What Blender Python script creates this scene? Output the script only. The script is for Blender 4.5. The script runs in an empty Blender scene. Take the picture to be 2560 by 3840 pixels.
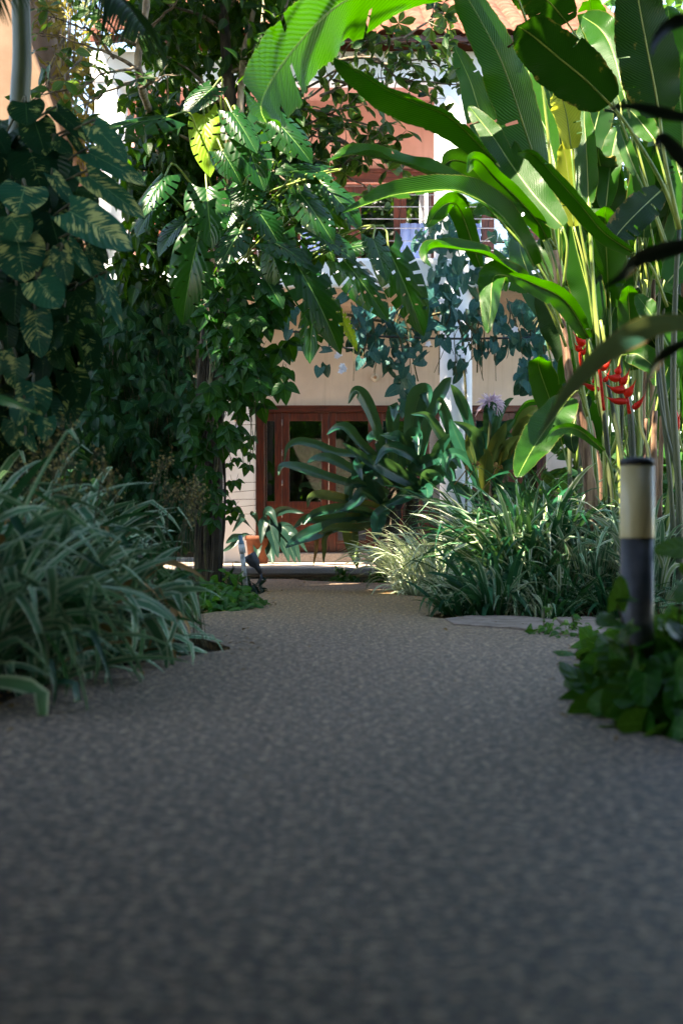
import bpy, math, random
import numpy as np
from mathutils import Vector, Matrix, noise
R = random.Random(7)
NR = np.random.default_rng(11)
SC = bpy.context.scene
COL = SC.collection
F = 5333.33; CH = 0.72; HY = 1967.0; CX = 1280.0
def P(px, py, d):
    """photograph pixel + distance -> point in the garden (metres)"""
    return np.array(((px-CX)*d/F, d, CH+(HY-py)*d/F))
def XX(px, d): return (px-CX)*d/F
def ZZ(py, d): return CH+(HY-py)*d/F
CAM = np.array((0.0, 0.0, CH))
SUN = np.array((-0.40, -0.40, 0.82)); SUN /= np.linalg.norm(SUN)
def nrm(v):
    v = np.asarray(v, float); n = np.linalg.norm(v)
    return v/n if n > 1e-9 else np.array((0, 0, 1.0))

# ------------------------------------------------------------------ objects
def tag(o, label=None, cat=None, group=None, kind=None):
    if label: o['label'] = label
    if cat: o['category'] = cat
    if group: o['group'] = group
    if kind: o['kind'] = kind
    return o
def thing(name, loc, label, cat, group=None):
    o = bpy.data.objects.new(name, None); COL.objects.link(o)
    o.location = Vector([float(a) for a in loc]); o.empty_display_size = .2
    return tag(o, label, cat, group)
def attach(o, parent):
    if parent is not None:
        o.parent = parent
        if parent.type == 'EMPTY':
            o.matrix_parent_inverse = Matrix.Translation(-parent.location)
    return o

class MB:
    """collects vertices, quads, uv and a per-leaf random number; builds ONE mesh object"""
    def __init__(s): s.V = []; s.Fa = []; s.U = []; s.Rn = []; s.M = []; s.S = []; s.n = 0
    def add(s, V, Fq, U=None, rnd=0.5, mat=0, smooth=True):
        V = np.asarray(V, np.float32).reshape(-1, 3); Fq = np.asarray(Fq, np.int32).reshape(-1, 4)
        s.V.append(V); s.Fa.append(Fq+s.n)
        s.U.append(np.zeros((len(V), 2), np.float32) if U is None else np.asarray(U, np.float32))
        s.Rn.append(np.full(len(V), rnd, np.float32) if np.isscalar(rnd) else np.asarray(rnd, np.float32))
        s.M.append(np.full(len(Fq), mat, np.int32)); s.S.append(np.full(len(Fq), smooth, bool))
        s.n += len(V); return s
    def box(s, a, b, mat=0):
        x0, y0, z0 = a; x1, y1, z1 = b
        V = [(x, y, z) for z in (z0, z1) for y in (y0, y1) for x in (x0, x1)]
        return s.add(V, [(0,2,3,1),(4,5,7,6),(0,1,5,4),(2,6,7,3),(0,4,6,2),(1,3,7,5)], mat=mat, smooth=False)
    def tube(s, pts, rad, n=8, mat=0, rnd=.5, cap=True, rough=0.0):
        pts = np.asarray(pts, float); m = len(pts)
        rad = np.full(m, rad, float) if np.isscalar(rad) else np.asarray(rad, float)
        T = np.gradient(pts, axis=0); T /= (np.linalg.norm(T, axis=1, keepdims=True)+1e-9)
        ref = np.array((0.31, 0.9, 0.1)); ref = ref/np.linalg.norm(ref)
        A = np.cross(T, ref); A /= (np.linalg.norm(A, axis=1, keepdims=True)+1e-9); B = np.cross(T, A)
        an = np.linspace(0, 2*np.pi, n+1)
        rr = rad[:, None]*(1+rough*NR.standard_normal((m, n+1))); rr[:, -1] = rr[:, 0]
        V = pts[:, None]+rr[:, :, None]*(np.cos(an)[None, :, None]*A[:, None]+np.sin(an)[None, :, None]*B[:, None])
        L = np.concatenate(([0], np.cumsum(np.linalg.norm(np.diff(pts, axis=0), axis=1))))
        U = np.stack((np.tile(an/(2*np.pi), (m, 1)), np.tile(L[:, None], (1, n+1))), -1)
        V = V.reshape(-1, 3); U = U.reshape(-1, 2); w = n+1
        q = [(i*w+j, i*w+j+1, (i+1)*w+j+1, (i+1)*w+j) for i in range(m-1) for j in range(n)]
        if cap:
            k = len(V); V = np.vstack((V, pts[-1:], pts[:1])); U = np.vstack((U, U[-1:], U[:1]))
            q += [((m-1)*w+j, (m-1)*w+j+1, k, k) if False else ((m-1)*w+j, (m-1)*w+(j+1), k, (m-1)*w+j) for j in range(0)]
            q += [((m-1)*w+j, (m-1)*w+j+1, (m-1)*w+(j+2) if j+2 <= n else (m-1)*w, k) for j in range(0, n, 2)]
            q += [(j+2 if j+2 <= n else 0, j+1, j, k+1) for j in range(0, n, 2)]
        return s.add(V, q, U, rnd, mat)
    def build(s, name, mats, parent=None, flat=False):
        me = bpy.data.meshes.new(name)
        V = np.concatenate(s.V); Q = np.concatenate(s.Fa); U = np.concatenate(s.U); Rn = np.concatenate(s.Rn)
        M = np.concatenate(s.M); S = np.concatenate(s.S)
        me.vertices.add(len(V)); me.vertices.foreach_set('co', V.ravel())
        me.loops.add(len(Q)*4); me.loops.foreach_set('vertex_index', Q.ravel())
        me.polygons.add(len(Q)); me.polygons.foreach_set('loop_start', np.arange(0, len(Q)*4, 4, dtype=np.int32))
        me.polygons.foreach_set('material_index', M)
        me.polygons.foreach_set('use_smooth', np.zeros(len(Q), bool) if flat else S)
        uv = me.uv_layers.new(name='UVMap'); uv.data.foreach_set('uv', U[Q.ravel()].ravel())
        at = me.attributes.new('rnd', 'FLOAT', 'POINT'); at.data.foreach_set('value', Rn)
        me.update(calc_edges=True); me.validate()
        for m in (mats if isinstance(mats, (list, tuple)) else [mats]): me.materials.append(m)
        o = bpy.data.objects.new(name, me); COL.objects.link(o)
        return attach(o, parent)
def bev(o, w=.01, seg=2):
    m = o.modifiers.new('bevel', 'BEVEL'); m.width = w; m.segments = seg; m.limit_method = 'ANGLE'; return o
def smooth(pts, n):
    """Catmull-Rom through the points (any number of columns)"""
    p = np.asarray(pts, float)
    if len(p) < 3: return np.array([p[0]+(p[-1]-p[0])*t for t in np.linspace(0, 1, n)])
    p = np.vstack((2*p[0]-p[1], p, 2*p[-1]-p[-2])); k = len(p)-3
    out = []
    for t in np.linspace(0, k-1e-6, n):
        i = int(t); u = t-i; a, b, c, d = p[i], p[i+1], p[i+2], p[i+3]
        out.append(.5*(2*b+(c-a)*u+(2*a-5*b+4*c-d)*u*u+(3*b-a-3*c+d)*u**3))
    return np.array(out)

# ------------------------------------------------------------------ materials
def newmat(name):
    m = bpy.data.materials.new(name); m.use_nodes = True
    nt = m.node_tree; nt.nodes.clear(); return m, nt
class NT:
    def __init__(s, nt): s.t = nt
    def n(s, kind, **k):
        x = s.t.nodes.new(kind)
        for a, b in k.items(): setattr(x, a, b)
        return x
    def l(s, a, b): s.t.links.new(a, b)
    def math(s, op, a, b=None, c=None, clamp=False):
        x = s.n('ShaderNodeMath', operation=op, use_clamp=clamp)
        for i, v in enumerate((a, b, c)):
            if v is None: continue
            if isinstance(v, (int, float)): x.inputs[i].default_value = v
            else: s.l(v, x.inputs[i])
        return x.outputs[0]
    def mix(s, fac, a, b, mode='MIX'):
        x = s.n('ShaderNodeMix', data_type='RGBA', blend_type=mode)
        for i, v in ((0, fac), (6, a), (7, b)):
            if isinstance(v, (int, float)): x.inputs[i].default_value = v
            elif isinstance(v, tuple): x.inputs[i].default_value = (*v, 1) if len(v) == 3 else v
            else: s.l(v, x.inputs[i])
        return x.outputs[2]
    def step(s, v, a, b):
        x = s.n('ShaderNodeMapRange', interpolation_type='SMOOTHSTEP')
        s.l(v, x.inputs[0]); x.inputs[1].default_value = a; x.inputs[2].default_value = b; return x.outputs[0]
    def noise(s, vec, scale, detail=3, rough=.5, dim='3D'):
        x = s.n('ShaderNodeTexNoise', noise_dimensions=dim); x.inputs['Scale'].default_value = scale
        x.inputs['Detail'].default_value = detail; x.inputs['Roughness'].default_value = rough
        if vec is not None: s.l(vec, x.inputs['Vector'])
        return x
def leafmat(name, dark, light, trans, tamt=.35, rough=.42, veins=0, slant=.5, vcon=.25, rib=None, ribw=.045,
            edge=None, edge0=.55, varieg=None, vthr=.6, spec=.5, bump=.25, dry=None, center=None):
    m, nt = newmat(name); N = NT(nt)
    uv = N.n('ShaderNodeUVMap', uv_map='UVMap'); sp = N.n('ShaderNodeSeparateXYZ'); N.l(uv.outputs[0], sp.inputs[0])
    U, V = sp.outputs[0], sp.outputs[1]
    au = N.math('MULTIPLY', N.math('ABSOLUTE', N.math('SUBTRACT', U, .5)), 2.0)
    rn = N.n('ShaderNodeAttribute', attribute_name='rnd').outputs['Fac']
    geo = N.n('ShaderNodeNewGeometry')
    no = N.noise(geo.outputs['Position'], 7.0, 3, .6).outputs[0]
    f = N.math('ADD', N.math('MULTIPLY', rn, .75), N.math('MULTIPLY', N.math('SUBTRACT', no, .35), .6), clamp=True)
    col = N.mix(f, dark, light); hgt = None
    if veins:
        ph = N.math('ADD', N.math('MULTIPLY', V, veins), N.math('MULTIPLY', au, -slant*veins*.35))
        w = N.math('ADD', N.math('MULTIPLY', N.math('SINE', N.math('MULTIPLY', ph, 6.2832)), .5), .5)
        w3 = N.math('POWER', w, 3.0)
        col = N.mix(N.math('MULTIPLY', w3, vcon), col, light, 'MIX')
        col = N.mix(N.math('MULTIPLY', N.math('SUBTRACT', 1.0, w), vcon*.6), col, dark)
        hgt = w
    vc = None
    if varieg:
        cv = N.n('ShaderNodeCombineXYZ')
        N.l(N.math('ADD', N.math('MULTIPLY', N.math('SUBTRACT', V, N.math('MULTIPLY', au, .28)), 24.0), N.math('MULTIPLY', rn, 60)), cv.inputs[0])
        N.l(N.math('MULTIPLY', U, 2.4), cv.inputs[1]); N.l(N.math('MULTIPLY', rn, 31), cv.inputs[2])
        n1 = N.noise(cv.outputs[0], 1.0, 4, .62).outputs[0]
        cv2 = N.n('ShaderNodeCombineXYZ'); N.l(V, cv2.inputs[0]); N.l(U, cv2.inputs[1]); N.l(N.math('MULTIPLY', rn, 17), cv2.inputs[2])
        n2 = N.noise(cv2.outputs[0], 2.2, 1).outputs[0]
        vs = N.math('ADD', n1, N.math('MULTIPLY', N.math('SUBTRACT', n2, .5), .75))
        vc = N.step(vs, vthr, vthr+.07); col = N.mix(N.math('MULTIPLY', vc, .85), col, varieg)
    if edge: col = N.mix(N.step(au, edge0, edge0+.16), col, edge)
    if center: col = N.mix(N.step(au, .32, .12), col, center)
    if rib: col = N.mix(N.step(au, ribw, ribw*.4), col, rib)
    if dry:
        d = N.step(N.math('ADD', N.math('MULTIPLY', N.noise(geo.outputs['Position'], 5.5, 4, .7).outputs[0], 1.0), N.math('MULTIPLY', N.math('POWER', au, 4.0), .16)), .66, .74)
        col = N.mix(N.math('MULTIPLY', d, .8), col, dry)
    b = N.n('ShaderNodeBsdfPrincipled'); b.inputs['Roughness'].default_value = rough; b.inputs['Specular IOR Level'].default_value = spec*.32
    N.l(col, b.inputs['Base Color'])
    if hgt is not None:
        bp = N.n('ShaderNodeBump'); bp.inputs['Strength'].default_value = bump; bp.inputs['Distance'].default_value = .01
        N.l(hgt, bp.inputs['Height']); N.l(bp.outputs[0], b.inputs['Normal'])
    tr = N.n('ShaderNodeBsdfTranslucent'); tc = N.mix(.25, trans, col)
    if hgt is not None: tc = N.mix(N.math('MULTIPLY', N.math('SUBTRACT', 1.0, hgt), .35), tc, tuple(c*.45 for c in trans))
    if vc is not None: tc = N.mix(N.math('MULTIPLY', vc, .7), tc, varieg)
    N.l(tc, tr.inputs['Color'])
    mx = N.n('ShaderNodeMixShader'); mx.inputs[0].default_value = tamt
    N.l(b.outputs[0], mx.inputs[1]); N.l(tr.outputs[0], mx.inputs[2])
    o = N.n('ShaderNodeOutputMaterial'); N.l(mx.outputs[0], o.inputs[0]); return m
def plain(name, c1, c2, scale=6, rough=.7, bump=.2, bscale=40, metal=0, stretch=None, detail=5, spec=.4, lo=.35, hi=.65, bdist=.005):
    m, nt = newmat(name); N = NT(nt)
    tc = N.n('ShaderNodeTexCoord').outputs['Object']; vec = tc
    if stretch:
        mp = N.n('ShaderNodeMapping'); mp.inputs['Scale'].default_value = stretch; N.l(tc, mp.inputs[0]); vec = mp.outputs[0]
    n = N.noise(vec, scale, detail, .6).outputs[0]
    col = N.mix(N.step(n, lo, hi), c1, c2)
    b = N.n('ShaderNodeBsdfPrincipled'); b.inputs['Roughness'].default_value = rough; b.inputs['Metallic'].default_value = metal
    b.inputs['Specular IOR Level'].default_value = spec
    N.l(col, b.inputs['Base Color'])
    if bump:
        bp = N.n('ShaderNodeBump'); bp.inputs['Strength'].default_value = bump; bp.inputs['Distance'].default_value = bdist
        N.l(N.noise(vec, bscale, 4, .6).outputs[0], bp.inputs['Height']); N.l(bp.outputs[0], b.inputs['Normal'])
    o = N.n('ShaderNodeOutputMaterial'); N.l(b.outputs[0], o.inputs[0]); return m

M = {}
# leaves
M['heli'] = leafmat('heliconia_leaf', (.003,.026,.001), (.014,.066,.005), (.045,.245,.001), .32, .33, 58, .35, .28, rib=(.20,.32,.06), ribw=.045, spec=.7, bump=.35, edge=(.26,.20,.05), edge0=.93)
M['helidark'] = leafmat('heliconia_leaf_shaded', (.001,.012,.001), (.006,.028,.003), (.03,.14,.004), .22, .42, 60, .35, .25, rib=(.25,.30,.07), ribw=.04, spec=.4, bump=.3, dry=(.22,.14,.03))  # heliconia leaf with shade painted into its colour, plus dry brown patches
M['heliyel'] = leafmat('heliconia_leaf_yellow', (.16,.22,.02), (.34,.36,.05), (.55,.55,.04), .45, .45, 30, .35, .4, rib=(.45,.38,.08), spec=.35)
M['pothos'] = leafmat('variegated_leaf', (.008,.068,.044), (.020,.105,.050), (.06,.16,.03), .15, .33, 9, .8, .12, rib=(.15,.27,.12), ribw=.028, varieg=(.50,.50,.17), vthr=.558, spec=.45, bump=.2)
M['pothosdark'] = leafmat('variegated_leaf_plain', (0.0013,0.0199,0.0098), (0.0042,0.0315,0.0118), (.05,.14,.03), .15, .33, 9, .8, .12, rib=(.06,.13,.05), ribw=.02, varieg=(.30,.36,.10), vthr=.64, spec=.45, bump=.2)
M['monst'] = leafmat('monstera_leaf', (0.0020,0.0236,0.0047), (0.0061,0.0439,0.0067), (.07,.28,.005), .22, .28, 9, 1.0, .2, rib=(.10,.20,.05), ribw=.03, spec=.7, bump=.25)
M['monstyel'] = leafmat('monstera_leaf_sunlit', (.10,.24,.015), (.20,.36,.03), (.50,.62,.03), .45, .35, 9, 1.0, .25, rib=(.35,.45,.1), ribw=.03, spec=.5)  # monstera leaf with yellow sunlight painted into its colour
M['vine'] = leafmat('creeper_leaf', (0.0013,0.0227,0.0095), (0.0055,0.0441,0.0157), (.07,.20,.03), .25, .45, 5, 1.0, .15, rib=(.06,.14,.05), spec=.4)
M['climb'] = leafmat('climber_leaf', (0.0022,0.0248,0.0027), (0.0059,0.0473,0.0038), (.07,.27,.004), .26, .40, 5, 1.0, .15, rib=(.07,.17,.04), spec=.42)
M['blue'] = leafmat('trumpet_vine_leaf', (0.0070,0.0527,0.0540), (0.0238,0.0952,0.0900), (.08,.20,.07), .22, .46, 4, 1.0, .12, rib=(.08,.16,.1), spec=.4)
M['tree'] = leafmat('tree_leaf', (0.0014,0.0153,0.0016), (0.0054,0.0324,0.0027), (.10,.28,.004), .28, .38, 7, .8, .12, rib=(.10,.17,.04), spec=.45)
M['almond'] = leafmat('almond_leaf', (0.0035,0.0248,0.0063), (0.0086,0.0478,0.0081), (.16,.30,.03), .3, .40, 7, .8, .15, rib=(.10,.17,.05), spec=.45, dry=(.16,.13,.02))
M['drytree'] = leafmat('dry_tree_leaf', (.06,.06,.012), (.24,.19,.05), (.42,.34,.05), .35, .5, 0, rib=(.2,.18,.06), spec=.35)
M['back'] = leafmat('backdrop_leaf', (0.0072,0.0413,0.0098), (0.0300,0.1050,0.0210), (.16,.34,.04), .3, .45, 0, rib=(.1,.18,.05), spec=.4)
M['crin'] = leafmat('crinum_leaf', (0.0042,0.0391,0.0252), (0.0126,0.0723,0.0378), (.10,.24,.05), .2, .28, 0, rib=(.05,.11,.05), ribw=.03, spec=1.3, dry=None)
M['crinpur'] = leafmat('crinum_leaf_bronze', (.022,.040,.014), (.05,.085,.02), (.20,.24,.04), .25, .38, 0, rib=(.10,.12,.03), spec=.45, dry=(.20,.08,.02))
M['grass'] = leafmat('striped_grass', (0.0382,0.1380,0.0684), (0.0935,0.2162,0.1044), (.12,.24,.10), .2, .45, 0, edge=(.40,.48,.33), edge0=.56, spec=.4, dry=(.20,.15,.06))
M['grass2'] = leafmat('green_grass', (0.0042,0.0493,0.0154), (0.0156,0.0808,0.0224), (.09,.24,.05), .22, .42, 0, rib=(.03,.10,.05), ribw=.12, spec=.4, dry=(.16,.14,.03))
M['pale'] = leafmat('pale_grass', (.10,.19,.05), (.22,.32,.12), (.32,.38,.2), .2, .45, 0, edge=(.52,.54,.43), edge0=.4, spec=.4)
M['lily'] = leafmat('dark_strap_leaf', (0.0030,0.0416,0.0208), (0.0096,0.0680,0.0256), (.07,.22,.05), .2, .40, 0, rib=(.02,.085,.04), spec=.42)
M['ground'] = leafmat('ground_leaf', (0.0045,0.0480,0.0036), (0.0171,0.0990,0.0081), (.18,.40,.03), .28, .38, 4, 1.0, .15, rib=(.1,.22,.05), spec=.45, varieg=(.26,.34,.06), vthr=.72)
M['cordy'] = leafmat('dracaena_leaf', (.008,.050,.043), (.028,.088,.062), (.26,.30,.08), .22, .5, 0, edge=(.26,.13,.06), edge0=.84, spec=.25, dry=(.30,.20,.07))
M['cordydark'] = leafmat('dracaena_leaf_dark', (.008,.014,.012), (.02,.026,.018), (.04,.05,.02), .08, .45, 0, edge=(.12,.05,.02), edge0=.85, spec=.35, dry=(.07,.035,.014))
M['potleaf'] = leafmat('potted_leaf', (.004,.018,.014), (.009,.030,.020), (.05,.12,.04), .12, .38, 0, rib=(.05,.09,.05), ribw=.03, spec=.5)
M['palm'] = leafmat('palm_leaflet', (.004,.018,.006), (.012,.04,.012), (.04,.10,.01), .2, .42, 0, spec=.4)
M['seed'] = plain('seed_head', (.12,.10,.02), (.26,.20,.05), 30, .7, 0)
M['petal'] = leafmat('white_petal', (.62,.62,.72), (.8,.8,.85), (.7,.7,.8), .3, .5, 0, spec=.3)
M['crinpet'] = leafmat('crinum_petal', (.45,.25,.40), (.78,.72,.78), (.7,.55,.65), .3, .5, 0, rib=(.40,.10,.28), ribw=.2, spec=.3)
M['bract'] = leafmat('red_bract', (.42,.012,.006), (.62,.022,.008), (.7,.03,.01), .2, .38, 0, spec=.5)
M['dryleaf'] = leafmat('dry_leaf', (.16,.09,.03), (.30,.18,.07), (.3,.16,.05), .2, .6, 0, spec=.3)
# solids
M['bark'] = plain('bark', (0.0110,0.0080,0.0050), (0.0500,0.0375,0.0225), 9, .9, .9, 26, stretch=(1,1,.35), bdist=.03)
M['barkpale'] = plain('pale_bark', (.09,.065,.045), (.30,.24,.18), 14, .85, .6, 40, stretch=(1,1,.4), bdist=.015)
M['twig'] = plain('twig', (.05,.038,.026), (.17,.13,.09), 20, .85, .4, 60)
M['vinestem'] = plain('vine_stem', (.025,.03,.012), (.09,.075,.03), 20, .8, .3, 60)
M['palmtrunk'] = plain('palm_shaft', (0.0224,0.0345,0.0078), (0.0546,0.0660,0.0180), 3, .45, .15, 20, stretch=(1,1,.25), spec=.5)
M['stalk'] = plain('heliconia_stalk', (.06,.125,.014), (.20,.24,.045), 7, .45, .2, 40, stretch=(1,1,.15), spec=.5)
M['sheath'] = plain('dry_sheath', (.07,.03,.014), (.34,.21,.13), 9, .75, .6, 40, stretch=(1.6,1.6,.12), bdist=.01)
M['darkstalk'] = plain('dark_stalk', (.012,.022,.008), (.05,.06,.02), 9, .5, .2, 40, stretch=(1,1,.2))
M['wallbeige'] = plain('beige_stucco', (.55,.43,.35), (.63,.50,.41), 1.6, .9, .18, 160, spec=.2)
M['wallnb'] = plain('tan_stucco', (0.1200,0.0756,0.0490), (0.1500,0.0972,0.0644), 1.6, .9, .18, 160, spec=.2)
M['wallpink'] = plain('pink_stucco', (.49,.245,.20), (.56,.29,.245), 1.3, .9, .18, 160, spec=.2)
def weather(name, strength, tint):
    m = M[name]; N = NT(m.node_tree); b = [x for x in m.node_tree.nodes if x.type == 'BSDF_PRINCIPLED'][0]; src = b.inputs['Base Color'].links[0].from_socket
    mp = N.n('ShaderNodeMapping'); mp.inputs['Scale'].default_value = (9, 9, .55); N.l(N.n('ShaderNodeNewGeometry').outputs['Position'], mp.inputs[0])
    f = N.step(N.noise(mp.outputs[0], 1.0, 5, .65).outputs[0], .5, .78); N.l(N.mix(N.math('MULTIPLY', f, strength), src, tint), b.inputs['Base Color'])
weather('wallbeige', .45, (.34,.25,.18)); weather('wallpink', .4, (.34,.17,.12))
M['white'] = plain('white_paint', (.74,.75,.80), (.83,.83,.86), 2.2, .8, .12, 120, spec=.25)
M['pier'] = plain('white_pier_paint', (.62,.58,.54), (.70,.67,.64), 1.6, .85, .15, 140, spec=.25)
M['porch'] = plain('porch_paving', (.34,.26,.20), (.48,.38,.31), 5, .75, .2, 150, spec=.3)
M['granite'] = plain('granite_step', (.10,.085,.08), (.27,.24,.22), 120, .7, .3, 200, detail=2, spec=.4)
M['wood'] = plain('mahogany', (.042,.0065,.003), (.110,.020,.007), 7, .42, .25, 30, stretch=(6,6,.6), spec=.5)
M['woodh'] = plain('mahogany_beam', (.042,.0065,.003), (.110,.020,.007), 7, .42, .25, 30, stretch=(.6,6,6), spec=.5)
M['tile'] = plain('roof_tile', (0.0825,0.0260,0.0139), (0.1500,0.0589,0.0360), 5, .85, .35, 60, spec=.2, bdist=.008)
M['steel'] = plain('steel_cable', (.22,.22,.24), (.32,.32,.34), 30, .3, 0, metal=1)
M['iron'] = plain('grey_metal', (.035,.04,.05), (.065,.07,.085), 25, .5, .15, 90, metal=.3)
M['terra'] = plain('terracotta', (.06,.016,.006), (.11,.032,.012), 9, .8, .25, 90, spec=.3)
M['pvc'] = plain('weathered_pvc', (.22,.24,.22), (.55,.57,.58), 16, .6, .2, 60, spec=.4)
M['bluecap'] = plain('blue_cap', (.06,.13,.20), (.10,.20,.28), 20, .5, .1)
M['chime'] = plain('bamboo_chime', (.28,.15,.08), (.42,.25,.14), 12, .6, .15, stretch=(1,1,.3))
M['lens'] = plain('bollard_lens', (0.6000,0.4750,0.2480), (0.6700,0.5415,0.2960), 3, .38, .08, 40, spec=.5)
M['bollard'] = plain('bollard_paint', (.050,.050,.060), (.075,.074,.085), 14, .5, .2, 80, spec=.45)
M['cap'] = plain('bollard_cap', (.012,.013,.020), (.022,.022,.03), 14, .5, .15, 80)
M['soil'] = plain('soil', (.010,.007,.005), (.040,.028,.018), 22, .95, .9, 60, spec=.15, bdist=.03)
M['stone'] = plain('flagstone', (0.1356,0.0963,0.0722), (0.2392,0.1787,0.1386), 7, .85, .5, 45, spec=.3, bdist=.01)
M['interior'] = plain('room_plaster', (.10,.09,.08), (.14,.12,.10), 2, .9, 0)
M['curtain'] = plain('pale_blue_curtain', (.20,.28,.55), (.27,.36,.64), 4, .8, 0, stretch=(8,8,.4))
M['orange'] = plain('orange_fabric', (.55,.13,.03), (.68,.20,.05), 8, .8, .1)
M['lamp'] = plain('lamp_enamel', (.55,.47,.38), (.62,.54,.44), 8, .5, 0)
def glassmat():
    m, nt = newmat('window_glass'); N = NT(nt)
    g = N.n('ShaderNodeBsdfGlossy'); g.inputs['Roughness'].default_value = .02; g.inputs['Color'].default_value = (.9,.92,.95,1)
    t = N.n('ShaderNodeBsdfTransparent'); t.inputs['Color'].default_value = (.45,.47,.46,1)
    fr = N.n('ShaderNodeFresnel'); fr.inputs[0].default_value = 1.6
    mx = N.n('ShaderNodeMixShader'); N.l(N.math('ADD', N.math('MULTIPLY', fr.outputs[0], 1.0), .30, clamp=True), mx.inputs[0])
    N.l(t.outputs[0], mx.inputs[1]); N.l(g.outputs[0], mx.inputs[2])
    o = N.n('ShaderNodeOutputMaterial'); N.l(mx.outputs[0], o.inputs[0]); return m
M['glass'] = glassmat()
def pathmat():
    m, nt = newmat('exposed_aggregate'); N = NT(nt)
    pos = N.n('ShaderNodeNewGeometry').outputs['Position']
    v1 = N.n('ShaderNodeTexVoronoi'); v1.inputs['Scale'].default_value = 85; N.l(pos, v1.inputs['Vector'])
    sp = N.n('ShaderNodeSeparateColor'); N.l(v1.outputs['Color'], sp.inputs[0])
    base = N.mix(sp.outputs[0], (.074,.056,.044), (.41,.305,.222))
    base = N.mix(N.math('MULTIPLY', N.math('GREATER_THAN', sp.outputs[1], .78), .8), base, (.24,.13,.07))
    base = N.mix(N.math('MULTIPLY', N.math('GREATER_THAN', sp.outputs[2], .80), .8), base, (.040,.045,.060))
    base = N.mix(N.math('MULTIPLY', N.math('LESS_THAN', sp.outputs[2], .10), .7), base, (.42,.40,.37))
    grout = N.step(v1.outputs['Distance'], .0105*85*.55, .0105*85*.75)
    base = N.mix(N.math('MULTIPLY', grout, .7), base, (.07,.065,.06))
    big = N.noise(pos, 1.1, 4, .6).outputs[0]
    base = N.mix(N.math('MULTIPLY', N.step(big, .42, .68), .35), base, (.10,.090,.085))
    cz = N.noise(pos, 15, 3, .7).outputs[0]; base = N.mix(N.math('MULTIPLY', N.step(cz, .44, .64), .45), base, (.075,.068,.066))
    mid = N.noise(pos, 31, 3, .7).outputs[0]
    base = N.mix(N.math('MULTIPLY', N.step(mid, .42, .62), .62), base, (.07,.064,.062))
    mid2 = N.noise(pos, 40, 2, .6).outputs[0]
    base = N.mix(N.math('MULTIPLY', N.step(mid2, .52, .66), .6), base, (.42,.36,.30))
    c1 = N.noise(pos, 34, 2, .6); base = N.mix(N.math('MULTIPLY', N.step(c1.outputs[0], .50, .60), .85), base, (.040,.036,.036))
    c2 = N.noise(pos, 27, 2, .6).outputs[0]; base = N.mix(N.math('MULTIPLY', N.step(c2, .54, .63), .8), base, (.50,.40,.30))
    c3 = N.noise(N.n('ShaderNodeVectorMath', operation='ADD').outputs[0], 30, 2, .6) if False else N.noise(pos, 43, 2, .6); base = N.mix(N.math('MULTIPLY', N.step(c3.outputs[0], .58, .68), .6), base, (.22,.12,.07))
    # algae stain that has grown across the path before the porch
    sx = N.n('ShaderNodeSeparateXYZ'); N.l(pos, sx.inputs[0])
    band = N.math('MULTIPLY', N.step(N.math('ADD', sx.outputs[1], N.math('MULTIPLY', big, 2.5)), 9.0, 14.0), N.step(N.math('ADD', sx.outputs[1], N.math('MULTIPLY', big, 2.0)), 17.4, 16.2))
    base = N.mix(N.math('MULTIPLY', band, .9), base, N.mix(1.0, base, (.92,.84,.52), 'MULTIPLY'))
    base = N.mix(1.0, base, (1.04,.90,.78), 'MULTIPLY')
    b = N.n('ShaderNodeBsdfPrincipled'); b.inputs['Roughness'].default_value = .62; b.inputs['Specular IOR Level'].default_value = .35
    N.l(base, b.inputs['Base Color'])
    bp = N.n('ShaderNodeBump'); bp.inputs['Strength'].default_value = .7; bp.inputs['Distance'].default_value = .006
    N.l(N.math('SUBTRACT', 1.0, v1.outputs['Distance']), bp.inputs['Height']); N.l(bp.outputs[0], b.inputs['Normal'])
    o = N.n('ShaderNodeOutputMaterial'); N.l(b.outputs[0], o.inputs[0]); return m
M['path'] = pathmat()

# ------------------------------------------------------------------ leaf shapes
def gridq(nv, nu, keep=None):
    i, j = np.meshgrid(np.arange(nv-1), np.arange(nu-1), indexing='ij')
    q = np.stack((i*nu+j, i*nu+j+1, (i+1)*nu+j+1, (i+1)*nu+j), -1)
    return q.reshape(-1, 4) if keep is None else q[keep].reshape(-1, 4)
def leaf_tmpl(hw, nv=6, nu=5, fold=.25, bend=.25, back=0., curl=0., prof=None, wav=0.):
    """unit leaf along +y, width 2*hw, upper side +z"""
    v = np.linspace(0, 1, nv); u = np.linspace(-1, 1, nu)
    w = (np.sin(np.pi*np.clip(v, 0, 1)**.72)**.85 if prof is None else prof(v))*hw
    Vv, Uu = np.meshgrid(v, u, indexing='ij'); W = np.tile(w[:, None], (1, nu))
    X = Uu*W; Y = Vv-back*(np.abs(Uu)**1.5)*(1-Vv)**2
    Z = fold*np.abs(X)-bend*Vv**2-curl*X**2+wav*np.sin(Vv*14+Uu*2)*np.abs(Uu)
    return np.stack((X, Y, Z), -1).reshape(-1, 3), gridq(nv, nu), np.stack((Uu*.5+.5, Vv), -1).reshape(-1, 2)
P_heart = lambda v: np.where(v < .22, .72+.28*np.sin(np.pi/2*v/.22), np.cos((v-.22)/.78*np.pi/2)**.8)
P_obov = lambda v: np.sin(np.pi*np.clip(v, 0, 1)**1.6)**.8
P_ovate = lambda v: np.sin(np.pi*np.clip(v, 0, 1)**.62)**.9
P_round = lambda v: np.sqrt(np.clip(1-(2*v-.9)**2/1.25, 0, 1))*np.where(v > .86, np.sqrt(np.clip((1-v)/.14, 0, 1)), 1)
T_ovate = leaf_tmpl(.27, 6, 5, .3, .25, 0, prof=P_ovate)
T_heart = leaf_tmpl(.42, 7, 5, .22, .22, .22, prof=P_heart)
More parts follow.
